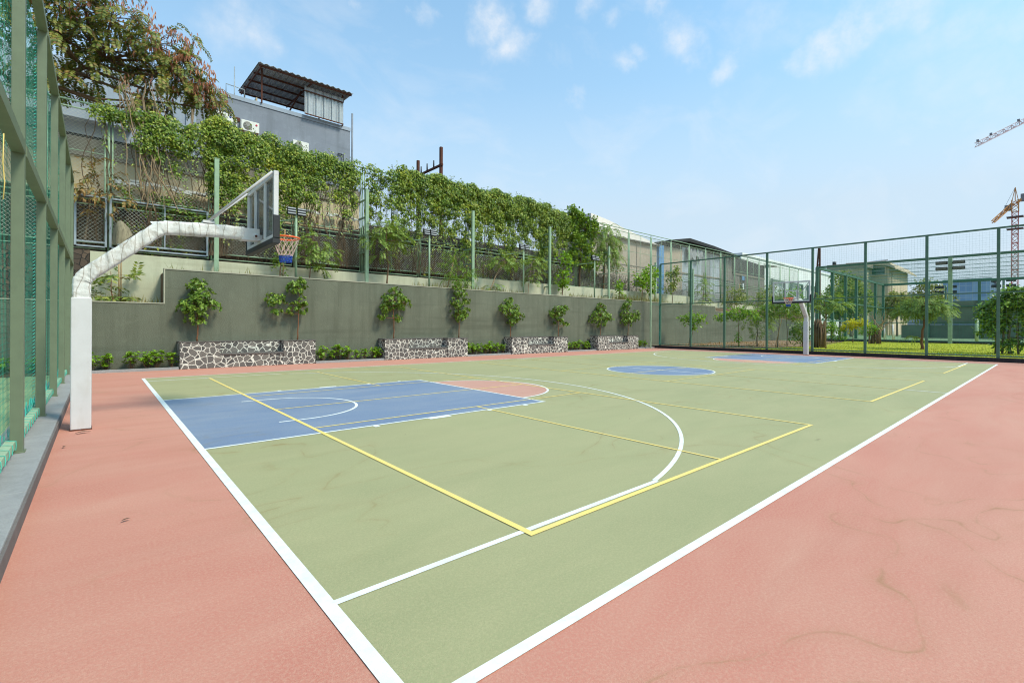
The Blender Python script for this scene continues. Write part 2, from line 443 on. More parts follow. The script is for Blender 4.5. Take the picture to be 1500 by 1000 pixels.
L_DRY = leaf_mat('dry_leaf', [(.28, .15, .055), (.42, .24, .09), (.30, .22, .07), (.10, .13, .03)], .7, .25)
L_POD = leaf_mat('brown_pod', [(.350, .112, .062), (.525, .200, .112), (.650, .312, .175), (.250, .075, .056)], .5, .25)
L_GRASS = leaf_mat('straw_grass', [(.30, .25, .09), (.38, .32, .13), (.16, .2, .05)], .7, .25)
L_WILLOW = leaf_mat('fresh_narrow_leaf', [(.117, .221, .026), (.195, .325, .039), (.312, .429, .065)], .5, .35)

L_FAR = leaf_mat('hazy_pale_leaf', [(.20, .22, .06), (.32, .33, .09), (.42, .40, .14)], .7, .3)

# ------------------------------------------------------------------ foliage
class Leaves:
    def __init__(s): s.P = []; s.D = []; s.N = []; s.L = []; s.W = []
    def add(s, p, d, n, l, w):
        s.P.append(tuple(p)); s.D.append(tuple(d)); s.N.append(tuple(n)); s.L.append(l); s.W.append(w)
    def mesh(s, name, mat, fold=.12):
        P = np.array(s.P); D = np.array(s.D); Nn = np.array(s.N); L = np.array(s.L)[:, None]; W = np.array(s.W)[:, None]
        D = D/np.maximum(np.linalg.norm(D, axis=1, keepdims=True), 1e-9)
        S = np.cross(D, Nn); S = S/np.maximum(np.linalg.norm(S, axis=1, keepdims=True), 1e-9)
        U = np.cross(S, D)
        n = len(P)
        V = np.empty((n, 4, 3))
        V[:, 0] = P
        V[:, 1] = P + D*L*.45 + S*W*.5 + U*W*fold
        V[:, 2] = P + D*L - U*L*.12
        V[:, 3] = P + D*L*.45 - S*W*.5 + U*W*fold
        me = bpy.data.meshes.new(name)
        me.vertices.add(n*4); me.vertices.foreach_set('co', V.reshape(-1))
        me.loops.add(n*4); me.loops.foreach_set('vertex_index', np.arange(n*4, dtype=np.int32))
        me.polygons.add(n); me.polygons.foreach_set('loop_start', np.arange(0, n*4, 4, dtype=np.int32))
        me.polygons.foreach_set('loop_total', np.full(n, 4, dtype=np.int32))
        me.update(calc_edges=True)
        me.materials.append(mat)
        return me
    def build(s, name, mat, parent=None):
        o = bpy.data.objects.new(name, s.mesh(name, mat)); C.objects.link(o)
        if parent is not None: o.parent = parent
        return o

def rv(r):
    while True:
        v = Vector((r.uniform(-1, 1), r.uniform(-1, 1), r.uniform(-1, 1)))
        if .05 < v.length < 1: return v.normalized()

def rosette(lv, p, ax, r, n, L, W):
    ax = ax.normalized()
    x = ax.cross(Vector((.3, .5, .81))).normalized(); y = ax.cross(x)
    a0 = r.uniform(0, 6.28)
    for k in range(n):
        a = a0 + k*2.4
        el = r.uniform(.05, 1.0)
        d = (x*math.cos(a) + y*math.sin(a))*math.cos(el) + ax*math.sin(el)
        d.z -= r.uniform(0, .35)
        lv.add(p + ax*(-.02*k*L), d, ax + rv(r)*.35, L*r.uniform(.7, 1.15), W*r.uniform(.8, 1.2))
def tuft(lv, p, ax, r, n, L, W):
    for k in range(n):
        d = (ax*.6 + rv(r)).normalized(); d.z -= .25
        q = p + rv(r)*L*r.uniform(.2, 1.3)
        lv.add(q, d, Vector((0, 0, 1)) + rv(r)*.7, L*r.uniform(.65, 1.2), W*r.uniform(.8, 1.2))
def frond(lv, p, ax, r, n, L, W, length):
    d = Vector((ax.x, ax.y, ax.z*.5)) + rv(r)*.4
    if d.length < .05: d = Vector((1, 0, 0))
    d.normalize()
    q = Vector(p); step = length/n
    for k in range(n):
        side = d.cross(Vector((0, 0, 1)))
        side = side.normalized() if side.length > .05 else Vector((1, 0, 0))
        up = side.cross(d)
        s_ = math.sin(math.pi*(k+1)/(n+1.5))
        for sg in (-1, 1):
            dd = side*sg + d*.55 + rv(r)*.2
            lv.add(q, dd, up + rv(r)*.25, L*(.5+.6*s_)*r.uniform(.8, 1.1), W)
        q = q + d*step
        d.z -= .16; d.normalize()
def streamer(lv, p, ax, r, n, L, W):
    """narrow drooping leaves along an arching shoot"""
    d = (ax + rv(r)*.4).normalized(); q = Vector(p)
    for k in range(n):
        dd = d + rv(r)*.6; dd.z -= .35
        lv.add(q, dd, Vector((0, 0, 1)) + rv(r)*.5, L*r.uniform(.7, 1.2), W)
        q = q + d*L*.3; d.z -= .12; d.normalize()

def tree(name, label, cat, base, trunk, rad, blobs, kind, L, W, lmat, bmat, seed, per=8, group=None, twigs=.6, stake=None, flen=.5, multi=None):
    """trunk: list of points relative to base; blobs: (cx,cy,cz, rx,ry,rz, tips); crown of many leaf-sized faces"""
    r = random.Random(seed)
    t = thing(name, label, cat, base, 0, group)
    w = MB(); lv = Leaves()
    pts = [Vector(p) for p in trunk]
    # subdivide with a little wobble
    pp = []
    for i in range(len(pts)-1):
        for k in range(4):
            q = pts[i].lerp(pts[i+1], k/4)
            if i or k: q += Vector((r.uniform(-1, 1), r.uniform(-1, 1), 0))*rad*.5
            pp.append(q)
    pp.append(pts[-1])
    rr = [rad*(1.25-.8*i/(len(pp)-1)) if i else rad*1.5 for i in range(len(pp))]
    w.tube(pp, rr, 7)
    for extra in (multi or []):
        w.tube([Vector(q) for q in extra], [rad*.8]*(len(extra)-1)+[rad*.4], 6)
    bo = w.build('trunk', bmat, t)
    br = MB()
    for (cx, cy, cz, rx, ry, rz, tips) in blobs:
        c = Vector((cx, cy, cz))
        start = min(pp[len(pp)//3:], key=lambda q: (q-c).length + max(0, q.z-c.z)*2)
        mid = start.lerp(c, .5) + Vector((r.uniform(-.05, .05), r.uniform(-.05, .05), -.08*(c-start).length))
        rb = max(.006, rad*.45)
        br.tube([start, mid, c], [rb, rb*.75, rb*.45], 5)
        for k in range(tips):
            v = rv(r)
            s_ = r.uniform(.45, 1.0)**.6 * (1 + .18*math.sin(5*v.x+3*v.z+seed) + .14*math.sin(9*v.y-7*v.z+2*seed))
            p = c + Vector((v.x*rx, v.y*ry, v.z*rz))*s_
            ax = Vector((v.x, v.y, v.z*.6+.45)).normalized()
            if r.random() < twigs:
                br.tube([c.lerp(p, .1), c.lerp(p, .6) + rv(r)*.03, p], [rb*.35, rb*.25, rb*.12], 3, False)
            if kind == 'rosette': rosette(lv, p, ax, r, per, L, W)
            elif kind == 'tuft': tuft(lv, p, ax, r, per, L, W)
            elif kind == 'frond': frond(lv, p, Vector((v.x, v.y, v.z*.5+.1)), r, per, L, W, flen)
            elif kind == 'streamer': streamer(lv, p, ax, r, per, L, W)
    if br.v: br.build('branches', bmat, t, fix=False)
    lv.build('crown', lmat, t)
    if stake:
        MB().tube([Vector(q) for q in stake], .022, 6).build('stake', M['bamboo'], t)
    return t

def climbers(lv, r, blobs, L, W, dens=260):
    """leaf clumps: (x,y,z,radius) - leaves on the front and top of each clump"""
    for (x, y, z, rad) in blobs:
        for k in range(int(dens*rad*rad*4)):
            v = rv(r)
            if v.y > .35: v.y *= -1
            p = Vector((x, y, z)) + Vector((v.x*rad, v.y*rad*.55, v.z*rad))*r.uniform(.7, 1.05)
            d = Vector((v.x*.3, -.5, -1)) + rv(r)*.7
            n = Vector((v.x*.6, v.y-.35, v.z*.6+.4)) + rv(r)*.45
            lv.add(p, d, n, L*r.uniform(.6, 1.25), W*r.uniform(.7, 1.2))
#SPLIT
# ------------------------------------------------------------------ ground and court
CW, CL = 15.0, 27.7
struct(MB().sheet(-900, 1500, -900, 900, -.06).build('ground', M['soil']))
struct(MB().sheet(-1.33, 29.85, -26, 17.72, 0).build('court_apron', M['apron']))
struct(MB().sheet(.04, CL-.04, .04, CW-.04, .002).build('court_floor', M['green']))
mb = MB()
k0, k1 = CW/2-2.45, CW/2+2.45
mb.sheet(.06, 5.8, k0, k1, .004); mb.sheet(CL-5.8, CL-.06, k0, k1, .004)
mb.disc(CL/2, CW/2, 1.8, .004)
struct(mb.build('blue_court_paint', M['blue'], fix=False))
mb = MB()
mb.disc(5.8, CW/2, 1.8, .004, -90, 90); mb.disc(CL-5.8, CW/2, 1.8, .004, 90, 270)
struct(mb.build('salmon_court_paint', M['pink'], fix=False))
wl = MB()
Z = .006; bw = .055; w5 = .05
def rect_line(x0, x1, y0, y1, z=Z): wl.sheet(x0, x1, y0, y1, z)
wl.sheet(0, CL, 0, .065, Z); wl.sheet(0, CL, CW-.05, CW, Z)
wl.sheet(0, .075, .065, CW-.05, Z); wl.sheet(CL-.06, CL, .065, CW-.05, Z)
ym = 1.0
for side in (0, 1):
    X = (lambda x: x) if side == 0 else (lambda x: CL-x)
    def sh(x0, x1, y0, y1):
        a, c_ = sorted((X(x0), X(x1))); wl.sheet(a, c_, y0, y1, Z)
    sh(.075, 5.8, k0, k0+.05); sh(.075, 5.8, k1-.05, k1); sh(5.75, 5.8, k0+.05, k1-.05)
    a0, a1 = (-90, 90) if side == 0 else (90, 270)
    wl.disc(X(5.8), CW/2, 1.8, Z, a0, a1, 48, 1.75)
    cx = 1.575
    wl.disc(X(cx), CW/2, 1.30, Z, a0, a1, 40, 1.25)
    sh(1.2, cx, CW/2-1.30, CW/2-1.25); sh(1.2, cx, CW/2+1.25, CW/2+1.30)
    dy = CW/2-.94
    th = math.degrees(math.asin(dy/6.75)); xe = cx + math.sqrt(6.75**2-dy**2)
    if side == 0: wl.disc(X(cx), CW/2, 6.75, Z, -th, th, 90, 6.70)
    else: wl.disc(X(cx), CW/2, 6.75, Z, 180-th, 180+th, 90, 6.70)
    sh(.075, xe, .92, .97); sh(.075, xe, CW-.97, CW-.92)
    for yy, s_ in ((k0, -1), (k1, 1)):     # lane marks
        for xa, xb in ((1.75+.42, 1.75+.50), (1.75+1.35, 1.75+1.75), (1.75+2.55, 1.75+2.63), (1.75+3.4, 1.75+3.48)):
            ya, yb = sorted((yy, yy+s_*.10)); sh(xa, xb, ya, yb)
wl.disc(CL/2, CW/2, 1.8, Z, 0, 360, 96, 1.75)
wl.sheet(CL/2-.025, CL/2+.025, .065, CW-.05, Z)
struct(wl.build('white_court_lines', M['white_line'], fix=False))
yl = MB(); ZY = .008; t = .04
for x0 in (1.42, 10.87, 20.36):
    x1 = x0+5.92; y0, y1 = .85, 13.97; ys = CW/2-.07
    for a, b_, c_, d_ in ((x0, x0+.055, y0, y1), (x1-.05, x1, y0, y1), (x0+.055, x1-.05, y0, y0+.05), (x0+.055, x1-.05, y1-t, y1),
        (x0+.055, x1-.05, ys-2.0, ys-1.96), (x0+.055, x1-.05, ys+1.96, ys+2.0), (x0+.055, x1-.05, ys-.02, ys+.02)):
        yl.sheet(a, b_, c_, d_, ZY)
    xm = (x0+x1)/2
    yl.sheet(xm-.02, xm+.02, y0+.05, ys-2.0, ZY); yl.sheet(xm-.02, xm+.02, ys+2.0, y1-t, ZY)
struct(yl.build('yellow_court_lines', M['yellow_line'], fix=False))
# fallen leaves on the court
def dry_leaf(x, y, L, rz, label):
    mb = MB(); n = 8; vs = []
    for i in range(n+1):
        s_ = i/n; w_ = .16*L*math.sin(math.pi*min(1, s_*.98+.02))+.002
        z = .006+.05*L*math.sin(math.pi*s_)
        vs += [(s_*L, -w_+.1*L*math.sin(2.5*s_), z+.02*L), (s_*L, .1*L*math.sin(2.5*s_), z), (s_*L, w_+.1*L*math.sin(2.5*s_), z+.02*L)]
    fs = []
    for i in range(n):
        for k in (0, 1): fs.append((3*i+k, 3*i+k+1, 3*i+k+4, 3*i+k+3))
    o = mb.add(vs, fs).build('dry_leaf', leaf_dry, fix=False)
    o.location = (x, y, .012); o.rotation_euler = (0, 0, rz)
    tag(o, label, 'leaf')
leaf_dry = stained_wall('fallen_leaf_brown', (.13, .075, .045), (.07, .045, .03), .5, 10, .3)
dry_leaf(-1.12, 7.08, .17, .3, 'curled brown leaf lying on the coral floor just below the near hoop post')
dry_leaf(-1.2, 6.2, .07, 1.2, 'small brown leaf lying close to the grey kerb of the left fence')
dry_leaf(-.75, 3.0, .06, .4, 'small brown leaf lying alone on the coral floor left of the white baseline')
dry_leaf(6.3, .46, .05, 2.0, 'tiny brown leaf lying on green floor between the yellow line and white sideline')
# kerbs and beds
k = thing('kerb', 'long grey granite kerb under the netted fence on the left', 'kerb')
mb = MB()
for i in range(20):
    y0 = -8+i*1.32
    mb.box(-1.78, -1.318, y0, y0+1.314, -.05, .13)
mb.build('kerb_stone', M['kerb'], k, bevel=.006)
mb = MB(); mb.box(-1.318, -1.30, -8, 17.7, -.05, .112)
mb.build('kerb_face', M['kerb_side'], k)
kd = thing('kerb', 'low black granite kerb under the netted fence at the far end', 'kerb')
mb = MB()
for i in range(21):
    y1 = 17.6-i*1.4
    mb.box(29.62, 29.95, y1-1.394, y1, -.05, .185)
mb.build('kerb_stone', M['kerb_dark'], kd, bevel=.006)
struct(MB().box(-14, 29.6, 17.72, 18.32, -.05, .05).build('planting_bed', M['soil']))
for i, (x0, x1, lb) in enumerate(((-1.3, 1.12, 'left of the first stone planter'), (5.58, 8.48, 'between the first and second stone planters'), (12.92, 15.76, 'between the second and third stone planters'),
        (20.2, 23.0, 'between the third and fourth stone planters'), (27.4, 29.6, 'right of the fourth stone planter'))):
    o = MB().box(x0, x1, 17.60, 17.72, -.05, .085).build('bed_kerb', M['kerb'], bevel=.006)
    tag(o, 'thin dark kerb edging the shrub bed ' + lb, 'kerb', 'bed kerbs along the green wall')

# ------------------------------------------------------------------ dark green boundary wall
bwl = thing('boundary_wall', 'long dark green roughcast wall stepping up behind the stone planters', 'wall')
mb = MB()
mb.prism([(-16, 0), (-16, 2.2), (.80, 2.2), (.80, 3.38), (40.4, 3.38), (40.4, 2.95), (49, 2.75), (64, 2.2), (64, 0)], 'y', 18.32, 18.58)
mb.build('wall_face', M['wall'], bwl)
mb = MB()
mb.box(-16, .80, 18.30, 18.6, 2.2, 2.235); mb.box(.765, .80, 18.31, 18.59, 2.235, 3.38); mb.box(.765, 40.42, 18.30, 18.6, 3.38, 3.415)
mb.box(40.4, 40.43, 18.31, 18.59, 2.95, 3.38)
mb.prism([(40.43, 2.95), (40.43, 2.985), (49, 2.785), (64, 2.235), (64, 2.2), (49, 2.75)], 'y', 18.30, 18.6)
mb.build('coping', M['wall_trim'], bwl)
struct(MB().box(-16, .78, 18.6, 19.62, 0, 2.1).build('terrace', M['soil']))
struct(MB().box(.78, 66, 18.6, 19.62, 0, 3.3).build('terrace', M['soil']))
pw = thing('retaining_wall', 'pale green plastered retaining wall above the dark green wall', 'wall')
mb = MB()
mb.prism([(-1.12, 0), (-1.12, 3.95), (14.6, 3.95), (14.6, 4.2), (38.6, 4.24), (38.6, 3.95), (66, 3.8), (66, 0)], 'y', 19.62, 19.85)
mb.build('wall_face', M['pale_wall'], pw)
o = tag(MB().box(-16, -1.12, 19.66, 19.95, 0, 3.98).build('rubble_wall', M['rubble']), 'dark rubble stone wall end behind the near hoop post', 'wall')
# hillside behind
mb = MB(); vs = []; fs = []
nx, ny = 84, 10
hr = random.Random(4)
ysamp = [19.85, 20.3, 20.9, 21.4, 21.9, 22.3, 22.7, 23.0, 23.4, 24.2]
for i in range(nx+1):
    x = -16+i*1.0
    for j, y in enumerate(ysamp):
        base = ([3.9, 4.05, 5.1, 5.75, 6.1, 6.3, 6.4, 6.4, 6.4, 6.4] if x < 9.5 else [3.9, 4.05, 5.3, 6.0, 6.5, 6.8, 6.9, 6.9, 6.9, 6.9])[j]
        if x > 27: base = 3.9+(base-3.9)*max(.12, 1-(x-27)/3)
        vs.append((x, y, base+hr.uniform(-.08, .08)*(j > 0)))
for i in range(nx):
    for j in range(len(ysamp)-1):
        a = i*len(ysamp)+j; fs.append((a, a+len(ysamp), a+len(ysamp)+1, a+1))
mb.add(vs, fs, True)
struct(mb.build('hillside', M['litter']))
struct(MB().box(9, 68, 24.2, 60, 0, 4.1).build('upper_ground', M['litter']))

# ------------------------------------------------------------------ stone planters
def make_planter():
    t = thing('stone_planter', '', 'planter', (0, 0, 0), 0, 'stone planters with built-in benches')
    W_, D_, H_ = 4.42, .68, .90
    p1, p2 = 1.18, 3.24
    mb = MB()
    mb.box(0, p1, 0, D_, 0, H_); mb.box(p2, W_, 0, D_, 0, H_)
    mb.box(p1, p2, .03, D_-.02, 0, .44)
    mb.box(p1, p2, .40, D_-.02, .50, H_)
    mb.build('stone_body', M['stone'], t, bevel=.012)
    mb = MB()
    mb.box(-.02, p1+.01, -.02, .10, H_, H_+.035); mb.box(p2-.01, W_+.02, -.02, .10, H_, H_+.035)
    mb.box(-.02, .09, .10, D_, H_, H_+.035); mb.box(W_-.09, W_+.02, .10, D_, H_, H_+.035)
    mb.box(p1+.01, p2-.01, .38, .50, H_, H_+.035)
    mb.box(p1-.10, p1+.01, .10, .50, H_, H_+.0349); mb.box(p2-.01, p2+.10, .10, .50, H_, H_+.0349)
    mb.build('coping', M['coping'], t, bevel=.006)
    mb = MB(); mb.box(p1+.002, p2-.002, .0, .42, .44, .50)
    mb.build('bench_seat', M['coping'], t, bevel=.008)
    for xa, xb in ((.09, p1-.1), (p2+.1, W_-.09)): MB().box(xa, xb, .1, D_-.01, H_, H_+.012).build('soil', M['soil'], t)
    return t
pl = make_planter()
for i, (x, y, lb) in enumerate(((1.15, 17.64, 'dark stone planter bench with white joints, nearest the left hoop post'),
        (8.5, 17.6, 'white-jointed stone planter bench, second from the left along the green wall'),
        (15.8, 17.56, 'white-jointed stone planter bench, third from the left along the green wall'),
        (23.0, 17.5, 'white-jointed stone planter bench nearest the far corner of the court'))):
    o = pl if i == 0 else copy_tree(pl)
    o.location = (x, y, 0); o['label'] = lb

# trees in planters
def blobset(spec, mul=1.0):
    return [(a, b_, c_, d, d*.75, e, int(n*mul)) for (a, b_, c_, d, e, n) in spec]
G = 'small trees in the stone planters'
YT = 18.0
def ptree(x, h0, spec, lab, seed, trunk=None, L=.125, W=.06):
    trunk = trunk or [(0, 0, 0), (.02, 0, .5), (-.02, 0, 1.1), (0, 0, h0)]
    return tree('small_tree', lab, 'tree', (x, YT, .91), trunk, .022, blobset(spec, 1.7), 'rosette', L, W, L_DARK, M['bark_red'], seed, 10, G, .7)
ptree(1.68, 1.9, [(-.05, 0, 1.25, .38, .36, 26), (.1, -.05, 1.6, .38, .3, 24), (0, 0, 1.98, .26, .22, 16), (-.35, 0, 1.2, .25, .2, 12), (.5, 0, 1.28, .24, .22, 11), (0, 0, .82, .3, .2, 12), (-.2, 0, 2.0, .12, .15, 5)],
      'bushy small tree in the first stone planter, left end', 1)
ptree(4.99, 2.4, [(-.05, 0, 2.05, .36, .26, 24), (-.85, 0, 1.55, .36, .3, 22), (-.2, 0, 1.25, .26, .26, 12), (.2, 0, 1.35, .22, .4, 12), (.1, 0, 2.3, .2, .2, 8), (-.75, 0, 1.15, .2, .14, 6)],
      'two-armed small tree in the first stone planter, right end', 2, [(0, 0, 0), (.03, 0, .7), (.05, 0, 1.4), (.06, 0, 2.5)])
ptree(9.11, 1.9, [(0, 0, 1.75, .55, .35, 34), (-.35, 0, 1.4, .4, .25, 16), (.45, 0, 1.6, .4, .3, 20), (.05, 0, 2.15, .3, .2, 12), (-.55, 0, 1.0, .2, .12, 7), (.2, 0, .95, .2, .15, 7)],
      'round-headed small tree in the second stone planter, left end', 3)
ptree(12.65, 2.2, [(0, 0, 1.15, .45, .28, 22), (.35, 0, 1.3, .35, .2, 14), (-.1, 0, 1.75, .4, .26, 20), (.1, 0, 2.25, .38, .25, 18), (-.15, 0, 2.6, .25, .2, 10), (.5, 0, 1.85, .25, .12, 8)],
      'tall narrow small tree in the second stone planter, right end', 4)
ptree(16.06, 1.7, [(0, 0, 1.5, .6, .36, 36), (-.4, 0, 1.55, .4, .28, 18), (.5, 0, 1.2, .4, .3, 20), (-.1, 0, 1.95, .35, .22, 14), (.2, 0, .9, .35, .2, 12)],
      'dense small tree in the third stone planter, left end', 5)
ptree(19.85, 1.6, [(0, 0, 1.5, .55, .3, 30), (-.35, 0, 1.3, .35, .24, 14), (.4, 0, 1.7, .4, .22, 16), (.1, 0, .95, .4, .2, 12), (.7, 0, .75, .2, .12, 6)],
      'flat-topped small tree in the third stone planter, right end', 6)
ptree(23.82, 1.7, [(0, 0, 1.45, .8, .4, 44), (-.5, 0, 1.1, .5, .28, 20), (.7, 0, 1.2, .5, .28, 20), (.1, 0, 1.95, .4, .25, 16), (.1, 0, .8, .5, .2, 14)],
      'broad dark small tree in the fourth stone planter, left end', 7)
ptree(26.9, 1.9, [(-.2, 0, 1.0, .5, .32, 22), (-.3, 0, 1.5, .5, .35, 26), (-.1, 0, 2.05, .4, .3, 18), (.6, 0, 1.3, .55, .28, 24), (1.05, 0, 1.5, .35, .35, 14), (.1, 0, 2.4, .25, .2, 8)],
      'lopsided small tree in the fourth stone planter, right end', 8)

# low bright shrubs in the beds
shr = []
for s_ in range(3):
    r = random.Random(40+s_)
    t = thing('low_shrub', '', 'shrub')
    lv = Leaves(); st = MB()
    for k in range(26):
        a = r.uniform(0, 6.28); rd = r.uniform(0, .2); h = r.uniform(.12, .5)
        p = Vector((rd*math.cos(a), rd*math.sin(a), h))
        st.tube([(p.x*.2, p.y*.2, 0), (p.x*.7, p.y*.7, h*.5), p], .004, 3, False)
        rosette(lv, p, Vector((p.x, p.y, .5)), r, 9, .10, .052)
    lv.build('foliage', L_BRIGHT, t); st.build('stems', M['bark'], t, fix=False)
    shr.append(t)
used = set()
def shrub(x, y, s_, sc, lab, grp, z=.05):
    src = shr[s_ % 3]
    if s_ % 3 in used: o = copy_tree(src)
    else: o = src; used.add(s_ % 3)
    o.location = (x, y, z); o.rotation_euler = (0, 0, s_*1.7); o.scale = (sc, sc, sc)
    o['label'] = lab; o['group'] = grp
beds = [([-1.1, -.72, -.1, .3, .55, .95], 'left of the first stone planter'),
        ([5.9, 6.3, 6.65, 7.0, 7.4, 7.75, 8.15, 8.35], 'between the first and second stone planters'),
        ([13.1, 13.5, 13.9, 14.3, 14.7, 15.1, 15.45], 'between the second and third stone planters'),
        ([20.5, 20.95, 21.4, 21.8, 22.2, 22.6], 'between the third and fourth stone planters'),
        ([27.65, 28.0, 28.4, 28.8], 'right of the fourth stone planter'),
        ([-4.0, -3.4, -2.9, -2.3], 'behind the netted fence on the left')]
cnt = 0
for xs, lb in beds:
    for x in xs:
        shrub(x, 17.98+rng.uniform(-.08, .08), cnt, rng.uniform(.85, 1.25), 'low bright green shrub in the bed ' + lb, 'shrubs ' + lb); cnt += 1

# ------------------------------------------------------------------ left fence with teal net
lf = thing('netted_fence', 'tall olive steel fence with teal net along the left side', 'fence', (-1.53, 0, .13))
FY = [-4.8, -2.2, .4, 3.0, 5.62, 8.27, 10.85, 13.4, 15.95, 18.0]
for y in FY:
    mb = MB(); mb.box(-.05, .05, y-.055, y+.055, 0, 5.75)
    mb.box(-.065, .065, y-.075, y+.075, 0, .012)
    mb.build('post', M['post'], lf, bevel=.004)
for z, h_ in ((3.2, .12), (5.7, .10)):
    for a, b_ in zip(FY[:-1], FY[1:]): MB().box(-.045, .06, a+.0555, b_-.0555, z-h_/2, z+h_/2).build('rail', M['post'], lf, bevel=.003)
MB().box(-.085, -.005, -6, 18.1, .05, .13).build('bottom_rail', M['post_mint'], lf)
r = random.Random(5)
net = MB()
XN = -.088
ys = [ -6+24.0*i/90 for i in range(91)]
nh = 92
for i in range(nh):
    z0 = .1+i*.0615
    ph = r.uniform(0, 6.28)
    sag = .012 + .02*max(0, 1-z0/1.2)
    pts = []
    for y in ys:
        kk = max([q for q in FY if q <= y] or [FY[0]]); nx_ = min([q for q in FY if q > y] or [FY[-1]])
        u = (y-kk)/max(.1, nx_-kk)
        pts.append((XN+.008*math.sin(y*5+ph), y, z0 - sag*4*u*(1-u) + .006*math.sin(y*3.1+ph)))
    net.tube(pts, .0023, 3, False, False)
n = int(24/.09)
for i in range(n):
    y = -6+i*.09
    net.bar((XN, y, .1), (XN+.004, y+.01, 5.72), .0024)
net.build('net', M['net'], lf, fix=False)
rp = MB()
for i in range(75):      # lacing round the bottom rail
    y = -1+i*.25
    rp.tube([(.002, y, .045), (.004, y+.02, .09), (0, y+.03, .136), (-.045, y+.05, .139), (-.09, y+.06, .145), (-.088, y+.07, .2+r.uniform(-.02, .06))], .0035, 4, False)
for i in range(110):      # lacing up the last posts
    z = .2+i*.05
    for y in (8.27, 18.0):
        rp.tube([(-.08, y-.07, z), (-.062, y-.066, z+.02), (-.062, y+.0, z+.024)], .004, 4, False)
for i in range(60):
    a = r.uniform(-1, 17.8)
    rp.tube([(-.08, a, .14), (-.08+r.uniform(-.01, .02), a+.1, .24+r.uniform(0, .1)), (-.08, a+.22, .14)], .004, 4, False)
rp.build('lacing_rope', M['rope'], lf, fix=False)['kind'] = 'stuff'
MB().tube([(.06, 4.03, 2.36), (.065, 4.05, 2.5), (.06, 4.0, 2.65), (.065, 3.99, 2.88)], .004, 5).build('yellow_cord', M['yellow_line'], lf)
struct(MB().sheet(-14, -1.79, -26, 17.6, .0).build('turf', paint('pale_green_turf', (.34, .40, .19), .9, .2, 1.5)))

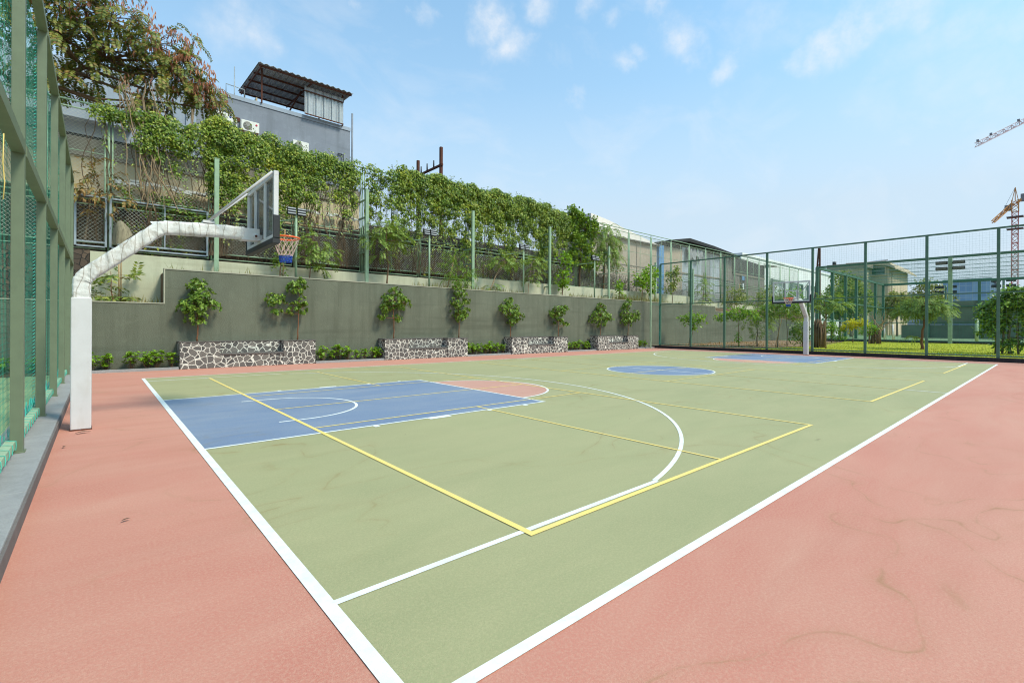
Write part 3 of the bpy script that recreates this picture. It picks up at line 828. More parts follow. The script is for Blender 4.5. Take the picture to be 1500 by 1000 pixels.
# ------------------------------------------------------------------ basketball hoops
def make_hoop():
    t = thing('basketball_hoop', '', 'basketball hoop', (0, 0, 0), 0, 'basketball hoops')
    mb = MB(); mb.box(-.11, .11, -.11, .11, 0, 1.86); mb.build('pole_padding', M['white_paint'], t, bevel=.012)
    mb = MB(); mb.box(-.117, .117, -.117, .117, 0, .02); mb.build('base_plate', M['rust'], t)
    # wrapped bent arm: noisy square tube along a bent path
    path = [(0, 1.80), (0, 1.95), (.0, 2.09), (.035, 2.16), (.10, 2.23), (.42, 2.53), (.70, 2.79), (.84, 2.92), (.90, 2.965), (.98, 2.985), (1.35, 3.01), (1.65, 3.03), (1.95, 3.035), (2.02, 3.037)]
    dense = []
    for (a, b_) in zip(path[:-1], path[1:]):
        for q in range(5): dense.append((a[0]+(b_[0]-a[0])*q/5, a[1]+(b_[1]-a[1])*q/5))
    dense.append(path[-1])
    r = random.Random(3); vs = []; fs = []
    prof = []
    hw = .098
    for s_ in range(24):
        a = 2*math.pi*(s_+.5)/24
        c_, s2 = math.cos(a), math.sin(a); k_ = 1/max(abs(c_), abs(s2)); k_ = min(k_, 1.37)
        prof.append((c_*k_*hw, s2*k_*hw))
    for i, (x, z) in enumerate(dense):
        a = dense[max(0, i-1)]; c_ = dense[min(len(dense)-1, i+1)]
        d = Vector((c_[0]-a[0], 0, c_[1]-a[1])).normalized(); nrm = Vector((-d.z, 0, d.x))
        ring = 1+.025*math.sin(i*1.9)+r.uniform(-.015, .025)
        for j, (u, v_) in enumerate(prof):
            k_ = ring*(1+.018*math.sin(j*2.1+i*.9)+r.uniform(-.012, .014))
            p = Vector((x, 0, z)) + nrm*(u*k_) + Vector((0, 1, 0))*(v_*k_)
            vs.append(p)
    n = 24
    for i in range(len(dense)-1):
        for k_ in range(n):
            a = i*n+k_; b_ = i*n+(k_+1) % n; fs.append((a, b_, b_+n, a+n))
    fs.append(tuple(range(n))); fs.append(tuple(range((len(dense)-1)*n+n-1, (len(dense)-1)*n-1, -1)))
    mb = MB().add(vs, fs, True)
    # loose flaps of cloth
    mb.add([(.80, -.07, 3.00), (.94, -.06, 3.075), (.93, .07, 3.085), (.79, .06, 3.02), (.765, -.02, 3.05)], [(0, 1, 2, 3, 4)])
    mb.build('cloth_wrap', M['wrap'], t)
    mb = MB(); mb.bar((1.98, 0, 3.02), (2.26, 0, 3.03), .2, .2); mb.bar((2.2, 0, 2.99), (2.335, 0, 2.99), .12, .1)
    mb.tube([(2.2, -.115, 3.0), (2.2, .115, 3.0)], .045, 12); mb.build('arm_end', M['white_paint'], t, bevel=.006)
    mb = MB(); mb.tube([(2.2, -.125, 3.0), (2.2, .125, 3.0)], .02, 10); mb.build('pivot_bolt', M['rust'], t)
    xb = 2.31
    for s_ in (-1, 1):
        mb = MB(); mb.tube([(1.52, s_*.06, 3.17), (xb-.05, s_*.86, 3.93)], .021, 8); mb.build('brace', M['white_paint'], t)
    mb = MB(); mb.box(1.44, 1.60, -.09, .09, 3.13, 3.17); mb.build('brace_bracket', M['white_paint'], t)
    # backboard
    z0, z1 = 2.88, 3.95; hw_ = .9
    f = MB()
    f.box(xb-.035, xb+.035, -hw_, -hw_+.07, z0+.06, z1-.07); f.box(xb-.035, xb+.035, hw_-.07, hw_, z0+.06, z1-.07)
    f.box(xb-.035, xb+.035, -hw_, hw_, z1-.07, z1); f.box(xb-.035, xb+.035, -hw_, hw_, z0, z0+.06)
    for y in (-.32, .32): f.box(xb-.04, xb-.006, y-.028, y+.028, z0+.06, z1-.07)
    fo = f.build('backboard_frame', M['white_paint'], t, bevel=.004)
    MB().box(xb-.005, xb+.005, -hw_+.07, hw_-.07, z0+.06, z1-.07).build('clear_panel', M['acrylic'], t)
    g = MB()
    xg = xb+.008
    for (a, b_, c_, d) in ((-.295, -.245, z0+.12, z0+.6), (.245, .295, z0+.12, z0+.6), (-.245, .245, z0+.55, z0+.6), (-.245, .245, z0+.12, z0+.17)):
        g.box(xg, xg+.003, a, b_, c_, d)
    g.build('target_square', M['white_paint'], t)
    p = MB(); p.box(xb-.055, xb+.055, -hw_-.02, hw_+.02, z0-.09, z0-.002)
    for s_ in (-1, 1):
        a, b_ = sorted((s_*(hw_+.002), s_*(hw_+.03))); p.box(xb-.05, xb+.05, a, b_, z0-.002, z0+.36)
        a, b_ = sorted((s_*(hw_-.03), s_*(hw_+.03))); p.box(xb+.037, xb+.05, a, b_, z0-.002, z0+.30)
    p.build('edge_padding', M['black_pad'], t, bevel=.008)
    # rim
    xc = xb+.05+.15+.225-.03; zr = 3.05
    rm = MB()
    rm.tube([(xc+.225*math.cos(2*math.pi*i/40), .225*math.sin(2*math.pi*i/40), zr) for i in range(41)], .015, 8, False)
    rm.box(xb+.036, xb+.05, -.09, .09, zr-.12, zr+.05)
    rm.prism([(xb+.05, zr-.01), (xb+.05, zr+.012), (xc-.21, zr+.012), (xc-.21, zr-.01)], 'y', -.085, .085)
    for s_ in (-1, 1): rm.bar((xb+.05, s_*.08, zr-.1), (xc-.13, s_*.17, zr-.005), .012)
    rm.build('rim', M['rim'], t)
    # net: 12 loops of crossed cords, lower third blue
    levels = [(0, .222), (.08, .20), (.17, .165), (.26, .13), (.33, .108)]
    low = [(.33, .108), (.38, .10), (.43, .10)]
    for nm, lv_, mt in (('net', levels, M['net_red']), ('net_end', low, M['net_blue'])):
        nb = MB()
        for k_ in range(12):
            for s_ in (-1, 1):
                pts = []
                for q, (dz, rr) in enumerate(lv_):
                    a = 2*math.pi*(k_+s_*.5*(q % 2 if nm == 'net' else q % 2))/12
                    pts.append((xc+rr*math.cos(a), rr*math.sin(a), zr-dz))
                nb.tube(pts, .0045 if nm == 'net' else .0065, 4, False)
        if nm == 'net_end':
            for q, (dz, rr) in enumerate(lv_):
                nb.tube([(xc+rr*math.cos(2*math.pi*i/24), rr*math.sin(2*math.pi*i/24), zr-dz) for i in range(25)], .006, 4, False)
        nb.build(nm, mt, t, fix=False)
    return t
hoop = make_hoop()
hoop.location = (-1.07, 7.5, 0)
hoop['label'] = 'white basketball hoop with cloth-wrapped bent arm at the near left end of the court'
h2 = copy_tree(hoop); h2.location = (CL+1.25, 7.6, 0); h2.rotation_euler = (0, 0, math.pi)
h2['label'] = 'white basketball hoop standing at the far end of the court before the netted fence'

# ------------------------------------------------------------------ upper chain-link fence with creeper
cf = thing('chain_link_fence', 'long pale green chain-link fence on top of the retaining wall, partly under creeper', 'fence', (0, 20.05, 0))
def panel():
    Wp = 3.05; a = .10
    f = MB()
    for x in (a, Wp-a): f.tube([(x, 0, 4.05), (x, 0, 8.78)], .026, 6)
    for z in (4.28, 4.08, 5.58, 5.95, 8.76): f.tube([(a, 0, z), (Wp-a, 0, z)], .024, 6)
    f.tube([(Wp/2, 0, 4.28), (Wp/2, 0, 8.76)], .017, 6)
    f.tube([(a, 0, 7.35), (Wp-a, 0, 7.35)], .014, 6)
    return f
def chain():
    w = MB(); Wp = 3.05; a = .12; sp = .125
    for z0, z1 in ((4.28, 5.58), (5.95, 8.76)):
        H = z1-z0; x0, x1 = a, Wp-a
        for s_ in (-1, 1):
            k_ = -H
            while k_ < (x1-x0)+H:
                # line x = x0+k + s*(z-z0)
                if s_ == 1: za, zb = max(0, -k_), min(H, (x1-x0)-k_)
                else: za, zb = max(0, k_-(x1-x0)), min(H, k_)
                if zb-za > .02:
                    w.bar((x0+k_+s_*za, .012*s_, z0+za), (x0+k_+s_*zb, .012*s_, z0+zb), .0066 if z0 < 5 else .005)
                k_ += sp
    return w
f0 = panel().build('panel_frame', M['post_pale'], cf)
w0 = chain().build('wire_mesh', M['wire'], f0, fix=False)
X0 = -.65-2*3.05
f0.location = (X0, 0, 0)
NP = 24
for i in range(1, NP):
    f = f0.copy(); C.objects.link(f); f.location = (X0+i*3.05, 0, 0)
    w_ = w0.copy(); C.objects.link(w_); w_.parent = f
p0 = MB().tube([(0, 0, 3.7), (0, 0, 8.98)], .034, 8).build('post', M['post_pale'], cf); p0.location = (X0, 0, 0)
for i in range(1, NP+1):
    p = p0.copy(); C.objects.link(p); p.location = (X0+i*3.05, 0, 0)
for z, rr in ((8.97, .03), (5.76, .026)): MB().tube([(X0, -.045, z), (X0+NP*3.05, -.045, z)], rr, 6).build('rail', M['post_pale'], cf)
bp = MB(); bp.box(-.075, .075, -.05, .05, 3.3, 7.74); bp.box(-.09, .09, -.06, .06, 7.74, 7.755)
for z in (4.0, 4.9, 5.7, 6.5, 7.3): bp.box(-.04, .04, .05, .85, z-.03, z+.03)
bp0 = bp.build('brace_post', M['post_pale'], cf); bp0.location = (2.43, -.87, 0)
for x in (8.35, 14.37, 20.3, 26.25, 32.2, 38.1, 44.0):
    p = bp0.copy(); C.objects.link(p); p.location = (x, -.87, 0)
    if x > 21: p.scale = (1, 1, .93 if x < 27 else .85)
mb = MB()         # grey-framed lower gate panels at the left end
for x0, x1 in ((-1.5, -.72), (-.6, 2.25)):
    for x in (x0, x1): mb.bar((x, 0, 4.15), (x, 0, 5.85), .06)
    for z in (4.15, 4.3, 5.85): mb.bar((x0+.03, 0, z), (x1-.03, 0, z), .05)
    if x1-x0 > 1: mb.bar(((x0+x1)/2+.1, 0, 4.32), ((x0+x1)/2+.1, 0, 5.82), .035)
gp = mb.build('grey_frame', M['steel_grey'], cf); gp.location = (0, -.09, 0)

# dead hedge (dry twigs) behind the lower fence
r = random.Random(9)
tw = MB()
for k_ in range(4200):
    x = r.uniform(-2, 30); y = r.uniform(20.25, 20.75)
    top = 5.5+.3*math.sin(x*.9)+r.uniform(-.3, .8)
    p = Vector((x, y, r.uniform(3.9, 4.6))); d = Vector((r.uniform(-.6, .6), r.uniform(-.2, .2), 1)).normalized()
    pts = [p]
    for q in range(3):
        d = (d+rv(r)*.45).normalized(); p = p+d*r.uniform(.2, .5)
        if p.z > top+1: break
        pts.append(p)
    if len(pts) > 1: tw.tube(pts, r.uniform(.005, .014), 3, False)
o = tw.build('dry_hedge', M['dry_dark'], fix=False)
tag(o, 'tangled dry brown hedge behind the lower half of the chain-link fence', 'hedge', None, 'stuff')
lv = Leaves()
for k_ in range(16000):
    x = r.uniform(-2, 40); y = r.uniform(20.2, 21.0)
    z = 3.95+abs(r.gauss(0, 1.0))
    if z > 6.4: continue
    lv.add((x, y, z), rv(r), rv(r), r.uniform(.05, .12), r.uniform(.02, .05))
o = lv.build('dry_leaves', leaf_mat('dark_dry_leaf', [(.06, .038, .025), (.11, .065, .04), (.17, .10, .055), (.05, .06, .02)], .8, .1))
tag(o, 'brown dead leaves caught in the dry hedge behind the fence', 'leaves', None, 'stuff')

lv = Leaves(); r = random.Random(19)
for k_ in range(260):
    x = r.uniform(8.8, 27) if k_ > 60 else r.uniform(-1.5, 8); z = 4.1+2.2*r.random()**1.2; c_ = Vector((x, r.uniform(20.2, 20.7), z))
    if math.sin(x*1.3)+.6*math.sin(x*3.7+1) < -.1: continue
    for q in range(46):
        p = c_+rv(r)*r.uniform(.05, .42); lv.add(p, rv(r)+Vector((0, -.3, -.5)), Vector((0, -1, .6))+rv(r)*.6, r.uniform(.07, .17), r.uniform(.04, .09))
o = lv.build('undergrowth', L_VINE); tag(o, 'dark green undergrowth tangled behind the mesh below the creeper', 'undergrowth', None, 'stuff')
# creeper over the fence
def creeper(name, label, cols, seed, L, W, dens):
    r = random.Random(seed); lv = Leaves(); st = MB(); bl = []
    wob = lambda x: .55*math.sin(x*1.9+seed)+.4*math.sin(x*4.3+2*seed)+.3*math.sin(x*8.1)
    for (x0, x1, zt0, zt1, zb0, zb1, n) in cols:
        for k_ in range(n):
            u = r.random(); x = x0+(x1-x0)*u
            zt = zt0+(zt1-zt0)*u+.10*math.sin(x*3.1)+.07*math.sin(x*7.3); zb = zb0+(zb1-zb0)*u+.45*wob(x)
            q = r.random()**1.35
            z = zt-(zt-zb)*q
            if q > .35 and math.sin(x*5.3+seed)*math.sin(z*4.1+x) > .62: continue      # gaps
            rad = r.uniform(.11, .40)*(1 if q < .6 else .7)
            bl.append((x, 20.0-r.uniform(0, .42)*(1-.4*q)+(.12 if z > 8.8 else 0), min(z, zt-rad*.5), rad))
            if r.random() < .38:      # trailing runner
                p = Vector((x, 19.85, z)); pts = [p]
                for m_ in range(r.randint(3, 8)):
                    p = p+Vector((r.uniform(-.12, .12), r.uniform(-.04, .04), -r.uniform(.12, .3))); pts.append(p)
                    for w in range(4): lv.add(p+rv(r)*.09, (r.uniform(-1, 1), -.6, -1), (0, -1, .4), L*r.uniform(.5, 1), W*r.uniform(.5, 1))
                st.tube(pts, .006, 3, False)
        for k_ in range(int((x1-x0)*5)):      # shoots standing above the top edge
            x = r.uniform(x0, x1); p = Vector((x, 19.95, zt0+(zt1-zt0)*(x-x0)/(x1-x0)-.1)); pts = [p]
            for m_ in range(r.randint(2, 4)):
                p = p+Vector((r.uniform(-.1, .1), r.uniform(-.05, .05), r.uniform(.05, .14))); pts.append(p)
                for w in range(3): lv.add(p+rv(r)*.05, rv(r), (0, -1, .4), L*r.uniform(.5, .9), W*r.uniform(.5, .9))
            st.tube(pts, .004, 3, False)
    for k_ in range(120):      # woody stems climbing the mesh
        c_ = r.choice(cols); x = r.uniform(c_[0], c_[1]); p = Vector((x, 20.0, 4.2)); pts = [p]
        while p.z < c_[2]-.5:
            p = p+Vector((r.uniform(-.16, .16), r.uniform(-.03, .03), r.uniform(.25, .45))); pts.append(p)
        st.tube(pts, r.uniform(.006, .016), 4, False)
    climbers(lv, r, bl, L, W, dens)
    for i_ in range(len(lv.L)):
        k_ = r.uniform(.55, 1.35); lv.L[i_] *= k_; lv.W[i_] *= k_
    t = thing(name, label, 'creeper', (0, 0, 0))
    lv.build('foliage', L_VINE, t)
    st.build('runners', M['dry_dark'], t, fix=False)
    return t
creeper('creeper', 'dense green creeper hanging over the fence above the near backboard',
    [(-1.0, 2.3, 8.95, 9.05, 8.45, 8.2, 46), (.2, 1.6, 8.5, 8.6, 7.3, 7.4, 22), (2.3, 5.6, 9.3, 9.15, 6.0, 6.0, 270), (2.2, 3.0, 9.4, 9.4, 7.5, 7.0, 30), (5.6, 8.2, 9.0, 9.1, 7.0, 7.3, 90), (5.4, 6.4, 8.2, 8.2, 6.3, 6.4, 20), (7.4, 8.1, 8.5, 8.5, 6.5, 6.5, 12)],
    21, .09, .075, 350)
creeper('creeper', 'long green creeper blanket covering the fence right of the tall brace posts',
    [(8.7, 11.0, 8.95, 9.1, 6.2, 5.8, 62), (10.2, 12.5, 9.3, 9.3, 6.4, 6.2, 120), (12.3, 16.0, 9.3, 9.2, 6.2, 6.2, 270), (16.0, 20.5, 9.3, 9.2, 6.0, 6.2, 330), (20.3, 22.6, 9.25, 9.0, 6.4, 6.6, 130)],
    22, .10, .082, 370)
# hanging dry vines at left
r = random.Random(6)
t = thing('dry_vine', 'bundle of bare brown vines hanging down over the fence at the left', 'vine', (0, 0, 0))
st = MB()
for k_ in range(16):
    x = r.choice((-.35, -.2, .3, .45, .55)) + r.uniform(-.06, .06); p = Vector((x, 19.8+r.uniform(-.1, .1), 9.6+r.uniform(-.3, .6))); pts = [p]
    dr = r.uniform(-.02, .11)
    while p.z > 5.6+r.uniform(0, .8):
        p = p+Vector((dr*(1+.5*(p.z < 7.2))+r.uniform(-.06, .06), r.uniform(-.03, .03), -.28)); pts.append(p)
    st.tube(pts, r.uniform(.010, .020), 5, False)
for k_ in range(4):
    pts = [(1.75-.02*k_, 19.8, 9.6), (1.7, 19.78, 9.0), (1.5-.05*k_, 19.78, 8.4), (1.1, 19.8, 7.95-.1*k_), (.7, 19.85, 7.9)]
    st.tube([Vector(q)+rv(r)*.05 for q in pts], .012, 5, False)
st.build('stems', M['dry'], t, fix=False)
#SPLIT2
# ------------------------------------------------------------------ trees on the terrace and around the fence
def terr(x, z, trunk, blobs, kind, L, W, lm, lab, seed, y=18.98, rad=.022, per=8, bark=None, stake=None, name='young_tree', cat='tree', flen=.5, twigs=.6, multi=None, group='young trees on the terrace'):
    return tree(name, lab, cat, (x, y, z), trunk, rad, blobs, kind, L, W, lm, bark or M['bark'], seed, per, group, twigs, stake, flen, multi)
terr(-.5, 2.1, [(0, 0, 0), (-.08, 0, .5), (-.1, 0, 1.15)], [(-.1, 0, .35, .42, .3, .14, 10), (.25, 0, .3, .35, .25, .1, 7), (.1, 0, 1.05, .5, .3, .16, 9), (-.25, 0, .75, .3, .2, .15, 5), (.6, 0, 1.0, .2, .2, .08, 3)],
     'frond', .22, .085, L_OLIVE, 'sparse young tree with stake behind the near hoop arm', 31, per=5, flen=.5, stake=[(.12, .05, 0), (.1, .05, 1.75)], rad=.018, bark=M['bark_red'])
terr(4.6, 3.3, [(0, 0, 0), (.03, 0, .7), (.02, 0, 1.6)], [(.05, 0, .7, .3, .2, .35, 16), (.2, 0, 1.25, .32, .2, .35, 18), (-.05, 0, 1.7, .25, .2, .3, 12), (.1, 0, .25, .2, .2, .2, 6)],
     'tuft', .15, .06, L_DARK, 'leafy young tree beside the first tall brace post', 32, stake=[(.12, .04, 0), (.2, .05, 2.1)])
terr(5.75, 3.3, [(0, 0, 0), (.05, 0, 1.0), (.15, 0, 1.9)], [(.2, 0, 1.75, .6, .4, .35, 26), (.55, 0, 1.3, .5, .3, .3, 20), (.0, 0, 1.1, .3, .3, .3, 10), (.5, 0, .8, .4, .3, .2, 10)],
     'frond', .16, .055, L_FEATHER, 'feathery young tree just right of the near hoop net', 33, per=9, flen=.55)
terr(9.25, 3.3, [(0, 0, 0), (.05, 0, 1.0), (-.05, 0, 2.2), (0, 0, 2.9)], [(-.1, 0, 2.6, .75, .45, .4, 34), (-.6, 0, 2.1, .5, .4, .3, 20), (.6, 0, 2.3, .5, .4, .35, 22), (.2, 0, 3.0, .45, .3, .3, 14), (-.35, 0, 1.5, .4, .3, .2, 8)],
     'frond', .16, .055, L_FEATHER, 'feathery young tree with brown trunk right of the second brace post', 34, per=9, flen=.6, rad=.035)
terr(13.1, 3.3, [(0, 0, 0), (.1, 0, .7), (.15, 0, 1.5)], [(.1, -.05, 1.1, .75, .4, .55, 64), (.5, -.05, .8, .55, .35, .45, 44), (-.3, 0, 1.0, .45, .3, .5, 30), (.1, 0, 1.8, .5, .3, .3, 26), (.2, 0, .3, .7, .35, .25, 26)],
     'streamer', .2, .03, L_WILLOW, 'drooping pale green bush with narrow leaves above the second planter', 35, per=8, stake=[(-.5, .05, 0), (.0, .05, 1.9)], name='shrub', cat='shrub')
terr(15.3, 3.3, [(0, 0, 0), (.5, 0, 1.0), (.9, 0, 1.6)], [(1.2, 0, 1.9, .9, .4, .3, 34), (.6, 0, 1.75, .5, .35, .25, 16), (2.0, 0, 2.0, .6, .35, .25, 18), (.3, 0, .35, .35, .25, .3, 12)],
     'frond', .16, .055, L_FEATHER, 'leaning young tree with feathery crown between the second and third floodlight poles', 36, per=9, flen=.6, rad=.03, bark=M['dry'])
terr(18.25, 3.3, [(0, 0, 0), (.1, 0, 1.0), (.3, 0, 2.0)], [(.5, 0, 2.1, .6, .4, .3, 24), (.7, 0, 1.5, .45, .3, .25, 16), (.4, 0, 1.0, .35, .3, .25, 10)],
     'frond', .16, .055, L_FEATHER, 'small feathery tree just right of the third floodlight pole', 37, per=9, flen=.55, bark=M['dry'])
terr(21.2, 3.3, [(0, 0, 0), (.1, 0, .9), (.2, 0, 1.8), (.3, 0, 2.6)], [(.3, 0, 2.5, .65, .35, .3, 22), (.3, 0, 1.9, .35, .3, .35, 14), (.1, 0, 1.3, .45, .3, .4, 20), (.2, 0, .8, .4, .3, .25, 14)],
     'tuft', .22, .13, L_BRIGHT, 'slim young tree with bright broad leaves in front of the fence', 38, per=7, rad=.028)
terr(27.2, 3.3, [(0, 0, 0), (.05, 0, .7), (.0, 0, 1.3)], [(0, 0, 1.2, .55, .35, .2, 14), (.1, 0, .55, .4, .3, .2, 10)],
     'tuft', .22, .12, L_BRIGHT, 'short young tree with few pale leaves near the far end of the terrace', 39, per=6)
terr(30.0, 3.3, [(0, 0, 0), (.1, 0, 1.0), (.3, 0, 2.0)], [(-.1, 0, 1.7, .6, .35, .5, 26), (1.2, 0, 1.3, .5, .35, .4, 22), (1.3, 0, 2.4, .9, .4, .3, 26), (.6, 0, 1.9, .6, .4, .3, 14)],
     'tuft', .26, .15, L_BRIGHT, 'young tree with large bright leaves behind the far corner posts', 40, per=7, rad=.03)
terr(34.4, 3.3, [(0, 0, 0), (.1, 0, 1.3), (.2, 0, 2.4)], [(.1, 0, 2.2, .6, .4, .6, 28), (-.3, 0, 1.4, .5, .4, .35, 16), (.3, 0, 2.9, .35, .3, .3, 10)],
     'tuft', .24, .13, L_OLIVE, 'dark leafy young tree in front of the pale tin shed', 41, per=7, rad=.03)
terr(39.5, 3.2, [(0, 0, 0), (0, 0, 1.0), (.1, 0, 2.0)], [(0, 0, 1.2, .9, .5, .9, 46), (.2, 0, 2.3, .6, .4, .5, 22)],
     'frond', .16, .055, L_FEATHER, 'soft feathery shrub in front of the grey tin shed', 42, per=8, flen=.6)
terr(45.8, 3.1, [(0, 0, 0), (0, 0, .8), (.1, 0, 1.7)], [(-.6, 0, 1.4, 1.4, .7, .9, 60), (.9, 0, 1.5, 1.1, .7, .8, 44)],
     'tuft', .26, .09, L_OLIVE, 'wide olive shrub in front of the brown tin shed', 43, per=7, stake=[(.2, 0, 0), (1.2, 0, 2.9)])
terr(54.0, 2.6, [(0, 0, 0), (0, 0, 1.2), (.1, 0, 2.5)], [(-.5, 0, 2.0, 1.5, .8, 1.2, 70), (1.0, 0, 2.6, 1.3, .8, 1.0, 50)],
     'tuft', .28, .09, L_OLIVE, 'greyish olive tree in front of the black-topped shed', 44, per=7)
terr(61.5, 2.2, [(0, 0, 0), (0, 0, 1.2), (.1, 0, 2.8)], [(-.3, 0, 2.4, 1.9, .9, 1.5, 70), (1.2, 0, 3.2, 1.2, .8, 1.3, 40)],
     'tuft', .3, .14, L_BRIGHT, 'yellowish green tree beyond the black-topped shed', 45, per=7)
# bush growing through the right end of the creeper
tree('shrub', 'upright bush with broad leaves rising above the right end of the creeper', 'shrub', (24.0, 19.95, 4.0), [(0, 0, 0), (.1, 0, 2.0), (0, 0, 4.0), (-.2, 0, 5.2)], .05,
     [(-.9, 0, 5.1, .35, .3, .6, 20), (-.3, 0, 4.9, .5, .4, .7, 34), (.5, 0, 4.5, .7, .5, .7, 46), (1.3, 0, 4.4, .55, .4, .75, 30), (.1, 0, 3.3, 1.1, .6, .7, 60), (-1.0, 0, 3.9, .7, .5, .7, 36), (-.4, 0, 2.2, .9, .5, .6, 30), (1.1, -.2, 2.2, .8, .5, .6, 30)],
     'tuft', .24, .15, L_DARK, M['bark'], 51, 13)
tree('shrub', 'feathery pale green bush beside the beige shed wall at the end of the creeper', 'shrub', (26.6, 19.95, 4.0), [(0, 0, 0), (.1, 0, 1.6), (.1, 0, 3.4)], .05,
     [(0, 0, 3.9, 1.0, .6, .7, 60), (1.0, 0, 3.6, .8, .5, .6, 44), (.3, 0, 2.9, 1.0, .6, .5, 44), (1.3, 0, 2.6, .5, .4, .5, 20), (.6, 0, 4.6, .9, .5, .4, 26)],
     'frond', .16, .055, L_FEATHER, M['bark'], 52, 14, None, .5, None, .9)
tree('shrub', 'dark leafy bush behind the fence left of the first brace post', 'shrub', (1.7, 20.5, 4.6), [(0, 0, 0), (0, 0, .8), (.05, 0, 1.5)], .035,
     [(-.3, 0, 1.35, .6, .35, .45, 44), (.3, 0, 1.0, .5, .35, .4, 34), (-.5, 0, .8, .45, .3, .3, 22), (.1, 0, .5, .5, .3, .3, 20)],
     'frond', .2, .09, L_FEATHER, M['bark'], 53, 5, None, .5, None, .5)
tree('dry_shrub', 'half-dry shrub with tan leaves leaning through the fence at the far left', 'shrub', (-1.3, 20.3, 4.2), [(0, 0, 0), (.1, 0, .9), (.2, -.1, 2.0)], .03,
     [(.3, -.2, 2.0, .75, .35, .4, 30), (-.2, -.2, 1.5, .4, .3, .35, 18), (1.0, -.25, 1.8, .5, .25, .25, 14), (.1, -.2, 2.5, .5, .3, .2, 10), (.5, -.2, 1.1, .35, .3, .3, 10)],
     'streamer', .17, .07, L_DRY, M['dry'], 54, 12)
# the big tree at upper left, with drooping fronds and brown pods
L_TREE = leaf_mat('olive_brown_leaf', [(0.081, 0.115, 0.023), (0.138, 0.184, 0.034), (0.230, 0.265, 0.052), (0.345, 0.310, 0.069), (0.345, 0.172, 0.081)], .5, .35, True)
bt = tree('pod_tree', 'large spreading tree with feathery leaves and hanging red-brown pods at upper left', 'tree', (-4.2, 22.2, 6.0),
     [(0, 0, 0), (.4, -.1, 2.2), (1.3, -.2, 3.6), (2.3, -.3, 4.4), (3.4, -.3, 5.4)], .13,
     [(2.3, -.6, 7.2, 1.0, 1.0, .8, 77), (3.6, -.6, 6.9, 1.0, .9, .7, 77), (2.2, -.6, 5.7, 1.1, .9, .6, 77), (3.6, -.6, 5.7, 1.0, .8, .6, 68), (4.9, -.7, 6.4, .9, .8, .65, 68), (5.7, -.8, 5.6, .8, .7, .6, 61),
      (6.5, -.8, 4.9, .7, .6, .5, 46), (5.0, -.8, 5.2, .8, .7, .5, 42), (4.6, -.6, 4.1, .6, .5, .6, 33), (5.3, -.6, 3.9, .4, .4, .5, 17), (6.1, -.8, 6.6, .3, .3, .6, 8), (3.0, -.5, 4.6, .8, .7, .4, 30), (1.9, -.5, 4.2, .8, .7, .5, 38), (7.0, -.8, 4.5, .35, .4, .3, 9), (2.6, -.6, 8.2, 1.2, .9, .5, 46),
      (-.5, -.4, 5.4, 1.8, 1.2, 1.4, 116), (.6, -.4, 7.4, 1.5, 1.2, 1.0, 85)],
     'frond', .17, .062, L_TREE, M['bark'], 61, 13, None, .5, None, .75)
r = random.Random(62); lv = Leaves()
for (cx, cy, cz, rx, rz, n) in ((5.3, -1.1, 6.5, .8, .55, 330), (6.1, -1.2, 5.6, .75, .6, 320), (6.7, -1.2, 4.9, .6, .4, 150), (4.6, -1.0, 6.0, .6, .5, 70), (3.7, -1.1, 7.2, .8, .5, 110), (4.4, -1.1, 7.4, .5, .4, 60), (2.2, -1.1, 7.0, .9, .7, 110), (6.1, -1.0, 6.8, .25, .5, 26), (4.8, -1.0, 4.6, .9, .4, 60), (2.6, -1, 8.3, 1.2, .5, 90)):
    for k_ in range(n):
        v = rv(r)
        p = Vector((cx+v.x*rx, cy+v.y*.5, cz+v.z*rz))
        lv.add(p, (r.uniform(-.35, .35), r.uniform(-.3, .3), -1), rv(r), r.uniform(.13, .28), r.uniform(.04, .065))
lv.build('pods', L_POD, bt)

# grass tufts along the terrace
r = random.Random(70); lv = Leaves()
for (x0, x1, n) in ((.9, 4, 60), (10.8, 18, 520), (21.5, 28, 360), (27, 33, 700), (33, 40, 300), (-.9, .7, 90)):
    for k_ in range(n):
        x = r.uniform(x0, x1); z = 3.3 if x > .78 else 2.1
        p = Vector((x, r.uniform(18.62, 19.4), z)); hh = r.uniform(.12, .5)*(1.6 if 27 < x < 33 else 1)
        lv.add(p, (r.uniform(-.4, .4), r.uniform(-.3, .1), 1), rv(r), hh, r.uniform(.015, .035))
o = lv.build('dry_grass', L_GRASS); tag(o, 'straw-coloured grass tufts along the terrace edge', 'grass', None, 'stuff')

# draped sack on a stake
t = thing('draped_sack', 'pale old sack draped over a stake behind the near hoop arm', 'sack', (-.35, 19.3, 2.1))
r = random.Random(77); vs = []; fs = []
for i in range(9):
    u = i/8; rr = .04+.20*u**.8
    for j in range(14):
        a = 2*math.pi*j/14; fold = 1+.38*u*math.sin(j*2.7+i*.35)+.12*math.sin(j*1.3)
        drop = .62*u**1.5*(1+.35*math.cos(a+2.6)*u)
        vs.append((rr*math.cos(a)*fold+.05*u, rr*math.sin(a)*.7*fold, 2.9-drop+r.uniform(-.012, .012)))
for i in range(8):
    for j in range(14): fs.append((i*14+j, i*14+(j+1) % 14, (i+1)*14+(j+1) % 14, (i+1)*14+j))
fs.append(tuple(range(14)))
MB().add(vs, fs, True).build('cloth', stained_wall('sack_cloth', (.30, .25, .165), (.06, .048, .035), 1.0, 9, .6), t)
MB().tube([(.02, 0, 0), (.02, 0, 2.86)], .02, 6).build('stake', M['bamboo'], t)

